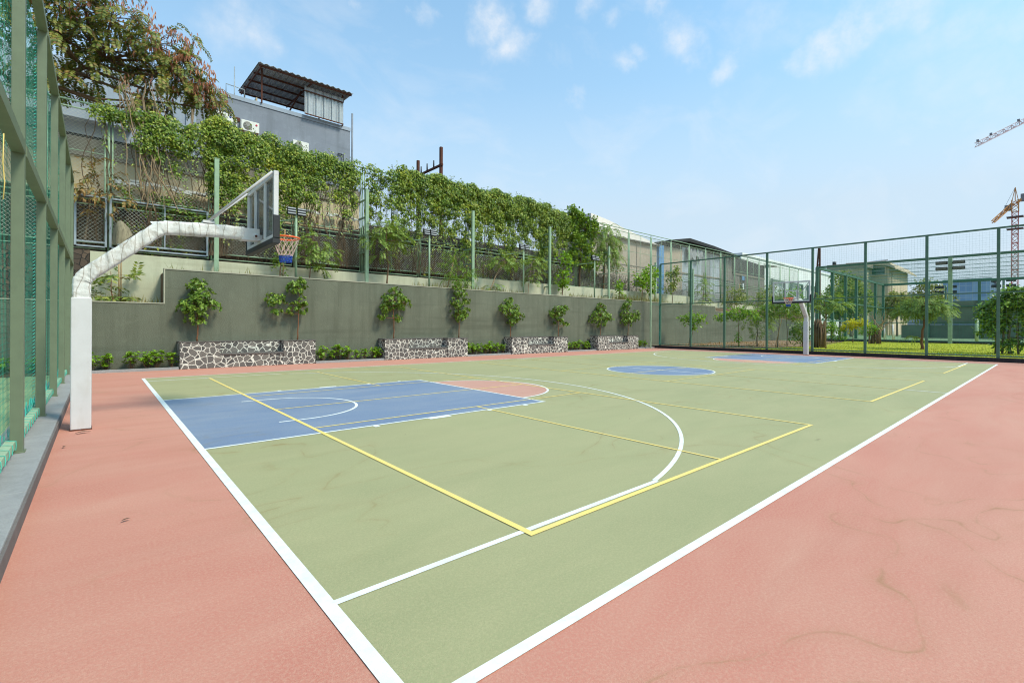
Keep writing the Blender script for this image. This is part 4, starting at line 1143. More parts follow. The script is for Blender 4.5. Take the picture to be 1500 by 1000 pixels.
# floodlights on the terrace
def make_flood():
    t = thing('floodlight_pole', '', 'floodlight', (0, 0, 0), 0, 'twin floodlights on the terrace')
    MB().tube([(0, 0, 0), (0, 0, 2.72)], .048, 10).build('pole', M['post_pale'], t)
    mb = MB(); mb.bar((-.34, 0, 2.74), (.34, 0, 2.74), .05); mb.tube([(0, .02, 2.55), (-1.15, .95, 2.35)], .022, 6)
    mb.build('cross_arm', M['post_pale'], t)
    for s_ in (-1, 1):
        mb = MB()
        for q in range(3): mb.box(s_*.19-.165, s_*.19+.165, -.13+.02*q, -.03+.02*q, 2.70+.105*q, 2.79+.105*q)
        mb.box(s_*.19-.15, s_*.19+.15, -.025, .03, 2.69, 3.0)
        h_ = mb.build('lamp_head', M['lamp_black'], t)
        mb = MB()
        for q in range(3): mb.box(s_*.19-.15, s_*.19+.15, -.135+.02*q, -.1305+.02*q, 2.733+.105*q, 2.768+.105*q)
        mb.build('lens', M['lamp_white'], h_)
    return t
fl = make_flood()
for i, (x, lb) in enumerate(((5.19, 'twin floodlight on pole directly behind the near hoop net'), (11.48, 'twin floodlight on pole above the left end of the second planter'),
        (17.83, 'twin floodlight on pole above the third planter'), (24.33, 'twin floodlight on pole above the fourth planter'))):
    o = fl if i == 0 else copy_tree(fl)
    o.location = (x, 18.9, 3.3); o['label'] = lb

# ------------------------------------------------------------------ buildings behind the fence
t = thing('concrete_wall', 'beige concrete retaining wall with a dark ledge behind the upper fence', 'wall', (0, 0, 0))
MB().box(-16, 9.6, 23.0, 23.4, 4.0, 7.95).build('wall_face', M['concrete'], t)
MB().box(-16, 9.6, 22.9, 23.4, 7.95, 8.65).build('parapet', M['concrete_dk'], t)
MB().box(-16, 9.6, 23.05, 23.4, 8.65, 8.8).build('ledge', M['black_tarp'], t)
struct(MB().box(-16, 9.6, 23.4, 27.3, 0, 8.6).build('yard', M['concrete_dk']))
r = random.Random(80); mb = MB()
for k_ in range(70):
    x = r.uniform(-.5, 9.2); z = 7.15+r.uniform(-.08, .1)-.0*x
    a = r.uniform(-.3, .3); l_ = r.uniform(.15, .45)
    mb.bar((x, 22.75+r.uniform(-.1, .1), z), (x+l_, 22.7+r.uniform(-.1, .1), z-a*l_-.05), .12, r.uniform(.03, .09))
o = mb.build('rubble_heap', M['white_wall'], fix=False); tag(o, 'strip of white rubble and broken sheets below the beige concrete wall', 'rubble', None, 'stuff')

b1 = thing('grey_building', 'blue-grey rendered building with rooftop shed above the creeper', 'building', (0, 27, 0))
MB().box(2.75, 10.72, 0, 9, 7, 13.62).build('wall', M['bld'], b1)
MB().box(-14, 2.72, -.35, 9, 7, 13.05).build('pale_wall', M['bld_pale'], b1)
MB().prism([(-14, 10.4), (-14, 11.2), (-1.2, 11.2), (.2, 10.6), (.2, 10.4)], 'y', -.9, -.352).build('canopy', M['bld_pale'], b1)
wn = MB(); wn.box(.25, 1.2, -.40, -.353, 11.45, 11.52); wn.box(.25, 1.2, -.40, -.353, 12.1, 12.17); wn.box(.25, .33, -.40, -.353, 11.52, 12.1); wn.box(1.12, 1.2, -.40, -.353, 11.52, 12.1)
wf = wn.build('window_frame', M['frame_white'], b1)
MB().box(.33, 1.12, -.37, -.355, 11.52, 12.1).build('pane', M['glass_dark'], wf)
MB().box(2.3, 2.72, -.42, -.352, 9, 12.9).build('pilaster', M['bld_pale'], b1)
# parapet posts, pipes
pp = MB()
pp.tube([(10.87, .05, 9), (10.87, .05, 14.6)], .06, 8); pp.tube([(10.3, -.08, 9), (10.3, -.08, 11.9), (9.95, -.08, 11.9)], .05, 8); pp.tube([(10.2, -.06, 9), (10.2, -.06, 12.0)], .03, 6)
pp.build('drain_pipe', M['bld'], b1)
pp = MB()
pp.tube([(4.55, -.06, 9.5), (4.55, -.06, 12.35)], .035, 6)
pp.build('pipe', M['frame_white'], b1)
pp = MB()
pp.tube([(4.48, .1, 12.3), (4.48, .1, 15.2)], .025, 6); pp.tube([(4.1, .15, 13.6), (4.1, .15, 14.2), (4.95, .15, 14.15), (4.95, .15, 13.6)], .025, 6)
pp.build('roof_rail', M['steel_grey'], b1)
MB().box(4.42, 4.72, -.05, -.002, 12.3, 12.5).build('rust_patch', M['rust'], b1)
MB().box(2.75, 10.74, -.04, -.002, 13.45, 13.66).build('coping', M['bld_pale'], b1)
MB().tube([(8.9, -.05, 9), (8.9, -.05, 11.2), (8.4, -.05, 11.3), (5.6, -.05, 11.75), (5.55, -.05, 12.0)], .018, 5).build('hose', M['black_pad'], b1)
MB().tube([(2.75, -.03, 10.9), (4.0, -.05, 11.45), (5.2, -.05, 11.35), (7, -.04, 11.2)], .012, 4).build('cable', M['black_pad'], b1)
# rooftop shed
rs = thing('rooftop_shed', 'open-fronted corrugated metal shed on the roof of the blue-grey building', 'shed', (0, 27, 13.62))
rf = MB()
n = 64; vs = []; fs = []
for i in range(n+1):
    x = 5.45+5.15*i/n; dz = .035*math.sin(i*math.pi/2)
    vs += [(x, -.75, 1.83+dz), (x, 4.3, 2.15+dz), (x, -.75, 1.85+dz), (x, 4.3, 2.17+dz)]
for i in range(n):
    a = 4*i
    fs += [(a, a+4, a+5, a+1), (a+2, a+3, a+7, a+6), (a, a+2, a+6, a+4), (a+1, a+5, a+7, a+3)]
rf.add(vs, fs); rf.build('roof_sheet', M['roof_under'], rs)
pm = MB()
for y in (-.6, .6, 1.8, 3.0, 4.15): pm.bar((5.5, y, 1.75+.063*(y+.75)), (10.55, y, 1.75+.063*(y+.75)), .06, .09)
for x in (5.6, 8.2): pm.bar((x, -.6, 1.68), (x, 4.15, 1.98), .06, .07)
pm.build('purlins', M['rust'], rs)
for x, y in ((5.75, -.1), (5.75, 4.0), (10.2, -.1), (10.2, 4.0)):
    MB().bar((x, y, 0), (x, y, 1.95), .07).build('post', M['rust'], rs)
MB().bar((7.4, 2.5, 0.0), (8.15, 1.0, 1.85), .06).build('diagonal_brace', M['rust'], rs)
cp = MB(); n = 40; vs = []; fs = []
for i in range(n+1):
    x = 7.95+2.25*i/n; dy = .025*(1 if (i//2) % 2 else -1)
    vs += [(x, -.2+dy, .02), (x, -.2+dy, 1.62)]
for i in range(n): fs.append((2*i, 2*i+2, 2*i+3, 2*i+1))
cp.add(vs, fs); o = cp.build('wall_sheet', M['tin'], rs); m_ = o.modifiers.new('Solidify', 'SOLIDIFY'); m_.thickness = .01
for z in (1.35, .04): MB().bar((7.95, -.26, z), (10.2, -.26, z), .05).build('wall_rail', M['rust'], rs)
MB().box(5.5, 5.56, 0, 4.2, 0, .25).build('side_board', M['concrete'], rs)
MB().prism([(5.50, .0), (5.50, 1.0), (5.53, 1.0), (5.53, .0)], 'y', 3.4, 3.9).build('tarp', M['concrete'], rs)
# AC units
def make_ac():
    t = thing('air_conditioner', '', 'air conditioner', (0, 0, 0), 0, 'air conditioner units on the blue-grey wall')
    MB().box(0, .86, -.36, -.02, 0, .56).build('casing', M['ac'], t, bevel=.02)
    g = MB()
    g.tube([(.30, -.362, .28), (.30, -.375, .28)], .215, 24); go = g.build('fan_grille', M['ac_dark'], t)
    g = MB()
    for q in range(1, 5): g.tube([(.30+.05*q*math.cos(2*math.pi*i/24), -.378, .28+.05*q*math.sin(2*math.pi*i/24)) for i in range(25)], .006, 4, False)
    for q in range(8): g.bar((.30, -.378, .28), (.30+.21*math.cos(q*math.pi/4), -.378, .28+.21*math.sin(q*math.pi/4)), .004)
    g.build('grille_ring', M['ac'], go, fix=False)
    g = MB(); g.box(.05, .12, -.4, .0, -.05, -.002); g.box(.72, .79, -.4, .0, -.05, -.002); g.build('bracket', M['rust'], t)
    return t
ac = make_ac()
bd_red = paint('red_round_badge', (.55, .02, .06), .4, .05, 5); bd_blue = paint('blue_round_badge', (.03, .08, .35), .4, .05, 5)
badge_col = {}
for i, (x, z, lb, bc) in enumerate(((3.5, 11.9, 'cream air conditioner with dark fan, leftmost, beside the tree crown', bd_blue),
        (4.72, 11.8, 'cream air conditioner with red badge, right of the thin white pipe', bd_red), (7.3, 11.4, 'cream air conditioner mostly hidden behind the creeper top', None))):
    o = ac if i == 0 else copy_tree(ac)
    o.location = (x, 27, z); o['label'] = lb
    badge_col[i] = (o, bc)
for i, (o, bc) in badge_col.items():
    if bc: MB().tube([(.72, -.361, .40), (.72, -.367, .40)], .055, 16).build('badge', bc, o)

# H-frame power pole
hp = thing('utility_pole', 'rusty H-shaped steel utility frame rising above the creeper', 'utility pole', (15.0, 24.8, 4))
for y, zt in ((-1.4, 8.55), (1.4, 8.45)):
    MB().bar((0, y, 0), (0, y, zt), .16, .16).build('upright', M['rust'], hp)
MB().bar((0, -1.55, 7.45), (0, 1.75, 7.45), .12, .12).build('crossbar', M['rust'], hp)
for y in (-.55, .25, 1.0):
    MB().tube([(0, y, 7.51), (0, y, 7.95)], [.05, .04], 8).build('insulator', M['lamp_black'], hp)

# beige shed with white roof sheets
s1 = thing('plaster_shed', 'shed with rough beige plaster wall and white roof sheets beyond the creeper', 'shed', (0, 24.2, 4))
MB().box(30.5, 40.4, 0, 6, -.5, 5.5).build('wall', M['shed_wall'], s1)
mb = MB(); mb.prism([(30.3, 7.1), (32.8, 6.85), (34.5, 6.55), (38.3, 5.95), (40.6, 5.62), (40.6, 5.51), (30.3, 5.51)], 'y', -.05, 2.0)
mb.build('roof_sheet', stained_wall('white_pink_sheet', (.86, .76, .70), (.62, .52, .46), .5, .8, .4), s1)
mb = MB(); mb.box(30.3, 40.6, -.3, -.055, 5.46, 5.56); mb.build('eaves', M['tin_brown'], s1)
mb = MB(); mb.box(36.6, 38.6, -.06, -.003, 1.35, 1.9); mb.build('opening', M['black_tarp'], s1)
mb = MB()
for x in (33.4, 37.0): mb.bar((x, -.02, 0), (x, -.02, 5.4), .05)
mb.bar((31, -.03, 3.2), (40, -.03, 3.2), .04); mb.build('battens', M['concrete_dk'], s1)
o = MB().box(40.45, 41.3, 23.95, 24.2, 4.2, 9.6).build('blue_panel', M['blue_sheet']); tag(o, 'narrow blue sheet standing between the beige and the tin shed', 'sheet')
s2 = thing('tin_shed', 'patchwork tin shed of pale and grey sheets with a long dark roof', 'shed', (0, 24, 4))
for x0, x1, z1, mt, nm, dy in ((41.4, 44.9, 5.6, 'shed_wall', 'board_panel', 0), (44.9, 49.0, 5.9, 'tin_white', 'white_sheet', .02), (49.0, 51.0, 5.85, 'tin_grey', 'grey_sheet', .05), (51.0, 53.2, 5.8, 'tin_white', 'white_sheet', .0), (53.2, 56.5, 5.7, 'tin_brown', 'brown_sheet', .04)):
    MB().box(x0, x1-.01, dy, dy+.12, -.5, z1).build(nm, M[mt], s2)
    MB().box(x0, x1-.01, dy-.02, dy-.002, -.5, 1.4).build('lower_sheet', M['tin_brown' if mt != 'tin_white' else 'tin_grey'], s2)
MB().box(41.75, 56.5, -.06, -.022, 3.1, 3.25).build('rail', M['concrete_dk'], s2)
mb = MB(); mb.prism([(41.6, 6.15), (45.2, 6.75), (50.5, 6.55), (57.0, 6.1), (57.0, 5.85), (50.5, 6.25), (45.2, 6.4), (41.6, 5.95)], 'y', -.7, 5)
mb.build('roof', M['black_tarp'], s2)
vs = []; fs = []; r = random.Random(90)
for i in range(25):
    for j in range(6):
        vs.append((45.4+3.2*i/24, -.14-.12*math.sin(i*1.1+j*.7)-.05*j, 5.9-.22*j*(1+.3*math.sin(i*.8))))
for i in range(24):
    for j in range(5): fs.append((i*6+j, (i+1)*6+j, (i+1)*6+j+1, i*6+j+1))
o = MB().add(vs, fs, True).build('bunched_tarp', stained_wall('grey_tarp', (.30, .30, .31), (.18, .18, .19), .5, 2, .4), s2); m_ = o.modifiers.new('Solidify', 'SOLIDIFY'); m_.thickness = .02
s3 = thing('dark_shed', 'brown plank shed with black tarpaulin upper wall beyond the tin shed', 'shed', (0, 24, 4))
MB().box(56.6, 66.0, 0, 5, -1, 4.0).build('plank_wall', M['tin_brown'], s3)
MB().prism([(56.6, 4.0), (56.6, 6.1), (66.0, 5.75), (66.0, 4.0)], 'y', -.02, 5).build('tarp_wall', M['black_tarp'], s3)
MB().bar((56.6, -.08, 4.05), (66, -.08, 4.0), .1, .16).build('rail', M['concrete_dk'], s3)
MB().prism([(65.6, 5.6), (68.2, 5.75), (68.2, 5.9), (65.6, 5.85)], 'y', -.8, 5).build('eaves', M['tin_brown'], s3)
mb = MB(); mb.box(58.6, 59.9, -.1, -.022, 1.9, 4.3); o = mb.build('opening', M['black_tarp'], s3)
mb = MB(); mb.box(58.9, 59.6, -.14, -.102, 3.4, 3.9); mb.build('blue_cloth', M['blue_sheet'], s3)
mb = MB(); mb.box(59.1, 59.5, -.14, -.102, 2.3, 3.0); mb.build('white_cloth', M['frame_white'], s3)
w = thing('white_building', 'long plain white walled building far beyond the sheds', 'building', (0, 27, 0))
MB().box(66, 150, 0, 6, 0, 11.6).build('wall', M['white_wall'], w)
MB().box(66, 150, -.15, 6, 11.6, 11.9).build('parapet', M['white_wall'], w)
fr = MB()
for x in (76, 84, 92): fr.bar((x, -.3, 0), (x, -.3, 9.0), .3); fr.bar((x, -.3, 8.8), (x+5, -.3, 8.8), .25); fr.bar((x, -.3, 6.0), (x+5, -.3, 6.0), .2); fr.bar((x+5, -.3, 0), (x+5, -.3, 8.8), .3)
fr.build('steel_frame', M['post_dark'], w)
py = thing('lattice_pylon', 'thin dark rusty lattice mast behind the far hoop backboard', 'mast', (67.6, 18.3, 0))
mb = MB()
for s_ in (-1, 1): mb.bar((0, s_*.55 if s_ > 0 else -.35, 0), (0, .0+s_*.06-.25, 11.6), .16)
mb.build('legs', M['rust'], py)
mb = MB()
for q in range(10):
    z = .8+q*1.05; u = z/11.6
    mb.bar((0, .55*(1-u)-.19*u, z), (0, -.35*(1-u)-.31*u, z+.5), .07)
mb.build('lacing', M['rust'], py)
#SPLIT3
# ------------------------------------------------------------------ far end fence
ff = thing('netted_fence', 'tall dark green steel fence with fine net across the far end', 'fence', (29.75, 0, .17))
PY = [17.24, 14.9, 12.57, 9.97, 7.53, 5.06, 2.59, .13, -2.33, -4.8, -7.26, -9.7]
for y in PY:
    mb = MB(); mb.box(-.055, .055, y-.055, y+.055, 0, 5.85); mb.build('post', M['post_dark'], ff)
for z, s_ in ((.10, .06), (2.98, .055), (5.89, .075)):
    MB().box(-s_/2-.03*(z < 5), s_/2-.03*(z < 5), PY[-1], PY[0], z-s_/2, z+s_/2).build('rail', M['post_dark'], ff)
nb = MB()
y = -9.7
while y < 17.2:
    nb.bar((.066, y, .12), (.066, y+.01, 5.8), .0027); y += .11
for i in range(52):
    z = .12+i*.11; pts = []
    for y in [ -9.7+i2*.6 for i2 in range(46)]: pts.append((.066, y, z+.012*math.sin(y*1.3+i)))
    nb.tube(pts, .0015, 3, False, False)
nb.build('net', M['net_far'], ff, fix=False)
cr = MB()
for x, y in ((-1.15, 17.3),): cr.box(x-.045, x+.045, y-.045, y+.045, -.15, 5.72)
cr.build('corner_post', M['post_mint'], ff)
cr = MB()
for z in (5.72, 2.97): cr.bar((-1.1, 17.3, z), (-.06, 17.26, z), .05)
cr.build('corner_rail', M['post_dark'], ff)
rp = MB(); r = random.Random(8)
for i in range(70):
    z = .1+i*.08; rp.tube([(-.07, 17.2, z), (-.075, 17.26, z+.03), (-.06, 17.31, z+.05)], .012, 4, False)
for i in range(120):
    y = 17.1-i*.2; rp.tube([(-.04, y, .06), (-.045, y+.03, .12), (.0, y+.05, .145), (.045, y+.06, .1)], .008, 4, False)
rp.build('lacing_rope', M['rope'], ff, fix=False)['kind'] = 'stuff'

# ------------------------------------------------------------------ garden beyond
struct(MB().add([(29.96, -60, .16), (29.96, 11.2, .16), (40, 9.9, .2), (62, 13, .25), (62, -60, .25)], [(0, 4, 3, 2, 1)]).build('lawn', M['lawn'], fix=False))
struct(MB().add([(29.96, 11.2, .155), (29.96, 18.3, .155), (66, 18.3, .2), (66, 13.5, .2), (40, 9.9, .195)], [(0, 4, 3, 2, 1)]).build('mulch_bed', M['mulch'], fix=False))
r = random.Random(15); lv = Leaves()
for k_ in range(26000):
    x = 30.0+28*r.random()**1.3; y = r.uniform(-9, 12)
    if y > 11.2-(x-30)*.13 and x < 42: continue
    lv.add((x, y, .15+.0016*(x-30)), (r.uniform(-.5, .5), r.uniform(-.5, .5), 1), rv(r), r.uniform(.05, .12), .02)
o = lv.build('grass_blades', leaf_mat('lawn_blade', [(.27, .32, .02), (.38, .41, .03), (.5, .48, .07)], .7, .3)); tag(o, 'yellow-green lawn grass beyond the far fence', 'grass', None, 'stuff')
GT = 'garden trees beyond the far fence'
def gtree(name, lab, cat, base, trunk, rad, blobs, kind, L, W, lm, bark, seed, per=7, stake=None, flen=.5, multi=None, twigs=.5):
    return tree(name, lab, cat, base, trunk, rad, blobs, kind, L, W, lm, bark, seed, per, GT, twigs, stake, flen, multi)
gtree('acacia_tree', 'flat-crowned feathery tree with red-brown trunk on the lawn', 'tree', (38.5, 3.98, .17), [(0, 0, 0), (0, .02, .8), (.05, -.1, 1.7), (0, -.05, 2.4)], .07,
      [(0, .1, 2.7, .8, .85, .55, 130), (0, -.75, 2.55, .7, .55, .45, 80), (0, .75, 2.5, .6, .5, .45, 70), (0, -.1, 3.1, .6, .6, .2, 36), (.2, .45, .75, .3, .35, .2, 10), (0, -.9, 2.3, .4, .4, .2, 16)],
      'frond', .16, .055, L_FEATHER, M['bark_red'], 101, 9, None, .7)
gtree('ficus_tree', 'broad dense leafy tree with bare stems at the right edge', 'tree', (35.5, .0, .16), [(0, 0, 0), (0, .05, .9), (0, 0, 2.0), (0, 0, 3.0)], .06,
      [(-.2, .55, 1.9, .6, .6, .55, 80), (-.2, .25, 2.6, .6, .7, .5, 90), (-.1, -.4, 2.9, .7, .6, .5, 80), (0, -.9, 2.5, .7, .6, .7, 80), (-.2, -.7, 1.6, .6, .5, .6, 60), (-.2, .7, 1.3, .4, .45, .35, 34), (0, .1, .55, .5, .5, .35, 34), (0, -1.2, 1.0, .6, .5, .6, 50), (-.1, 0, 3.3, .5, .5, .25, 30), (0, .9, 2.3, .35, .35, .4, 24)],
      'tuft', .21, .12, leaf_mat('ficus_leaf', [(0.064, 0.127, 0.022), (0.127, 0.255, 0.036), (0.237, 0.400, 0.055), (0.473, 0.582, 0.127)], .35, .3), M['bark_grey'], 102, 8, None, .5,
      [[(.05, .3, 0), (.0, .25, 1.0), (0, .2, 1.9)], [(-.05, -.3, 0), (-.1, -.25, 1.0), (0, -.3, 2.0)], [(.0, .55, 0), (-.1, .5, .9), (-.1, .5, 1.7)], [(0, -.75, 0), (-.1, -.7, 1.0), (0, -.8, 2.0)]])
gtree('young_tree', 'young feathery tree tied to a brown stake right of the far hoop', 'tree', (34.5, 8.17, .16), [(0, 0, 0), (0, 0, 1.0), (0, 0, 2.2), (0, .1, 3.0)], .03,
      [(0, .3, 2.85, .6, .7, .4, 44), (0, -.6, 2.8, .6, .6, .35, 36), (0, .9, 2.7, .4, .4, .3, 16), (0, 0, 3.3, .6, .8, .25, 22)], 'frond', .16, .055, L_FEATHER, M['bark'], 103, 9, [(-.06, .02, 0), (-.06, .02, 2.25)], .6)
gtree('young_tree', 'small leafy tree just inside the far corner of the fence', 'tree', (32.5, 16.4, .155), [(0, 0, 0), (0, -.15, .9), (0, -.1, 1.9)], .025,
      [(0, -.2, 2.1, .4, .7, .3, 30), (0, .35, 1.95, .35, .5, .3, 18), (0, -.8, 1.9, .3, .4, .15, 10), (0, -.3, 1.5, .3, .4, .2, 10)], 'tuft', .22, .12, L_BRIGHT, M['bark'], 104, 7, [(0, .12, 0), (0, -.05, 1.5)])
gtree('young_tree', 'leafy young tree before the dark wall, left of the third far-fence post', 'tree', (33.0, 13.05, .155), [(0, 0, 0), (0, 0, 1.0), (0, 0, 2.1)], .028,
      [(0, 0, 2.3, .5, .9, .35, 44), (0, .85, 2.1, .4, .6, .25, 22), (0, -.8, 2.2, .4, .6, .3, 22), (0, 1.5, 2.0, .3, .3, .12, 6), (0, .1, .6, .3, .3, .3, 8)], 'tuft', .22, .11, L_BRIGHT, M['bark'], 105, 7)
gtree('young_tree', 'feathery young tree before the dark wall, left of the far hoop', 'tree', (35.0, 12.6, .155), [(0, 0, 0), (0, 0, 1.2), (0, 0, 2.6)], .04,
      [(0, .2, 2.4, .7, .9, .6, 60), (0, -.5, 1.8, .6, .7, .5, 40), (0, 0, 3.2, .5, .6, .4, 26), (0, .7, 1.6, .4, .5, .4, 20), (0, 0, 1.0, .4, .5, .3, 14)], 'frond', .16, .055, L_FEATHER, M['bark_grey'], 106, 8, None, .6)
gtree('young_tree', 'young tree with leaning pale stake under the far backboard', 'tree', (34.0, 10.9, .155), [(0, 0, 0), (0, -.1, 1.2), (0, -.15, 2.6)], .03,
      [(0, -.1, 2.7, .6, 1.0, .5, 56), (0, .6, 2.4, .5, .7, .4, 34), (0, -.9, 2.5, .5, .6, .4, 30), (0, -.2, 3.3, .5, .7, .3, 24)], 'tuft', .22, .09, L_WILLOW, M['bark_grey'], 107, 7, [(-.1, .1, 0), (-.1, -.35, 2.1)])
gtree('young_tree', 'slim leafy tree left of the far hoop post, near the wall', 'tree', (37.0, 11.3, .16), [(0, 0, 0), (0, 0, 1.2), (0, .1, 2.6)], .03,
      [(0, 0, 2.6, .6, .8, .6, 50), (0, -.8, 2.2, .5, .6, .5, 30), (0, .6, 3.2, .5, .6, .4, 24)], 'tuft', .2, .1, L_OLIVE, M['bark_grey'], 108, 7)
gtree('shrub', 'dark leafy shrub directly left of the far hoop post', 'shrub', (36.0, 10.0, .16), [(0, 0, 0), (0, 0, .7), (0, 0, 1.4)], .03,
      [(0, .1, 1.2, .5, .6, .6, 50), (0, .2, .6, .4, .5, .35, 24)], 'tuft', .2, .1, L_DARK, M['bark'], 109, 7)
gtree('shrub', 'yellow-leaved shrub on the lawn between two far-fence posts', 'shrub', (50, 10.35, .2), [(0, 0, 0), (0, 0, .7), (0, 0, 1.4)], .03,
      [(0, -.2, 1.75, .5, .8, .35, 50), (0, .5, 1.4, .4, .4, .3, 22), (0, -.7, 1.6, .3, .4, .3, 16)], 'tuft', .22, .13, L_YELLOW, M['bark'], 110, 7)
gtree('shrub', 'bright green shrub left of the yellow-leaved shrub', 'shrub', (50, 12.0, .2), [(0, 0, 0), (0, 0, .7), (0, 0, 1.2)], .03,
      [(0, .2, 1.4, .5, .9, .35, 46), (0, -.4, 1.1, .4, .6, .3, 22), (0, -.5, .45, .5, .8, .25, 20)], 'tuft', .22, .12, L_BRIGHT, M['bark'], 111, 7)
gtree('shrub', 'small dark green shrub on the tree stump between far-fence posts', 'shrub', (47.6, 8.65, .2), [(0, 0, 0), (0, 0, .5), (0, 0, 1.2)], .05,
      [(0, 0, 1.3, .4, .6, .35, 36), (0, .3, .9, .3, .4, .25, 16)], 'tuft', .2, .12, L_BRIGHT, M['bark'], 112, 6)
# dead stumps
r = random.Random(120)
def stump(base, lab, n, h, spread, seed, tall=0.0):
    r = random.Random(seed)
    t = thing('dead_stump', lab, 'tree stump', base, 0)
    mb = MB()
    for k_ in range(n):
        a = r.uniform(0, 6.28); rr = spread*r.random()**.5
        p = Vector((rr*math.cos(a)*.6, rr*math.sin(a), 0)); hh = h*r.uniform(.75, 1.05)
        mb.tube([p, p+Vector((r.uniform(-.05, .05), r.uniform(-.06, .06), hh*.5)), p+Vector((r.uniform(-.1, .1), r.uniform(-.12, .12), hh))], [.045*r.uniform(.7, 1.5), .045, .03*r.uniform(.4, 1.3)], 6)
    mb.build('stems', M['bark'], t, fix=False)
    if tall:
        mb = MB()
        for k_ in range(9):
            p = Vector((0, r.uniform(-.5, .1), h*.7)); d = Vector((r.uniform(-.3, .3), r.uniform(-.7, .5), 1)).normalized(); pts = [p]
            for q in range(4): d = (d+rv(r)*.35).normalized(); p = p+d*tall/4; pts.append(p)
            mb.tube(pts, [.06, .05, .04, .03, .015], 5, False)
        mb.build('bare_branches', M['dry'], t, fix=False)
stump((36, 9.0, .16), 'bundle of thick brown dead stems right behind the far hoop post', 46, 1.9, .36, 121)
stump((48, 8.45, .2), 'dead stump with bare twisting branches on the lawn', 20, 1.2, .5, 122, 1.9)
r = random.Random(130); lv = Leaves()
for k_ in range(1500):
    x = r.uniform(30.3, 45); y = r.uniform(11.5, 18)
    lv.add((x, y, .17+r.uniform(0, .05)), rv(r), (0, 0, 1), r.uniform(.08, .2), r.uniform(.03, .08))
o = lv.build('fallen_leaves', L_DRY); tag(o, 'fallen brown leaves over the mulch beyond the far corner', 'leaves', None, 'stuff')

# ------------------------------------------------------------------ second caged court
cg = thing('caged_court', 'large green netted sports cage beyond the lawn', 'sports cage', (55, 14.6, .25))
Hc = 7.5
sp_ = [0, 5, 10, 14.5, 19, 24, 28.5]
for x in sp_:
    MB().box(x-.14, x+.14, -.14, .14, 0, Hc).build('post', M['post_dark'], cg)
for y in (-4.9, -9.8, -14.7, -19.6, -24.5, -29.4):
    MB().box(28.36, 28.64, y-.14, y+.14, 0, Hc).build('post', M['post_dark'], cg)
mb = MB()
mb.bar((0, -35, Hc), (0, .1, Hc), .2); mb.bar((0, .0, Hc-.02), (28.5, 0, Hc-.02), .22); mb.bar((28.5, -35, Hc-.04), (28.5, .1, Hc-.04), .3)
for z in (4.2, 2.1): mb.bar((28.5, -35, z), (28.5, 0, z), .12); mb.bar((0, 0, z), (28.5, 0, z), .14)
mb.bar((0, -35, .15), (0, 0, .15), .14)
mb.build('beams', M['post_dark'], cg)
mb = MB()
for q in range(1, 7): mb.bar((4.1*q, -35, Hc+.05), (4.1*q, 0, Hc+.05), .05)
mb.build('roof_cable', M['steel_grey'], cg)
nb = MB()
y = -35.0
while y <= 0: nb.bar((0, y, Hc+.02), (28.5, y, Hc+.02), .004); y += .22
x = 0.0
while x <= 28.5: nb.bar((x, -35, Hc+.02), (x, 0, Hc+.02), .004); x += .22
nb.build('roof_net', M['net_roof'], cg, fix=False)
nb = MB()
x = 0.0
while x < 28.5: nb.bar((x, .0, .2), (x, .0, Hc), .004); x += .22
z = .2
while z < Hc: nb.bar((0, .0, z), (28.5, 0, z), .004); z += .22
y = -35.0
while y <= 0: nb.bar((.0, y, .2), (0, y, Hc), .003); y += .25
z = .2
while z < Hc: nb.bar((0, -35, z), (0, 0, z), .003); z += .25
nb.build('side_net', M['net_roof'], cg, fix=False)
MB().box(-.2, .2, -35, .2, -.2, .12).build('base_kerb', M['kerb_dark'], cg)
ws = MB(); ws.box(28.7, 28.8, -35, -4.0, 1.9, 4.9); ws.build('windscreen', M['windscreen'], cg)
ws = MB(); ws.box(28.7, 28.8, -35, -2.0, 0, 1.8); ws.build('lower_windscreen', paint('mid_green_board', (.14, .18, .125), .8, .2, .4), cg)
struct(MB().sheet(55.3, 200, -90, 26, .2).build('turf_pitch', paint('pitch_turf', (.16, .24, .12), .9, .2, .8)))
def goal(x, y, lab):
    t = thing('goal_frame', lab, 'goal', (x, y, .2), 0, 'white goal frames')
    mb = MB()
    mb.tube([(0, -.35, 0), (0, -.35, 1.7), (0, .35, 1.7), (0, .35, 0)], .06, 8); mb.tube([(0, -.35, .05), (.9, -.35, .05), (.9, .35, .05), (0, .35, .05)], .05, 8)
    mb.build('frame', M['white_paint'], t)
    mb = MB(); mb.tube([(0, -.35, 1.7), (.9, -.35, .05)], .03, 6); mb.tube([(0, .35, 1.7), (.9, .35, .05)], .03, 6); mb.build('stay', M['white_paint'], t)
goal(60, 9.65, 'small white goal frame seen right of the dead stump, inside the cage')
goal(56.5, 13.2, 'small white goal frame behind the yellow-leaved shrub')
ft = thing('floodlight_pole', 'stout pale green floodlight mast at the front of the netted cage', 'floodlight', (54.4, 4.4, .2), 0, 'floodlight masts at the netted cage')
MB().box(-.13, .13, -.13, .13, 0, 7.45).build('pole', M['post_pale'], ft)
for z in (7.0, 6.5):
    for s_ in (-1, 1):
        h_ = MB().box(-.3, .1, s_*.55-.38, s_*.55+.38, z-.13, z+.13).build('lamp_head', M['lamp_black'], ft)
        MB().box(-.32, -.302, s_*.55-.33, s_*.55+.33, z-.1, z+.08).build('lens', M['ac_dark'], h_)
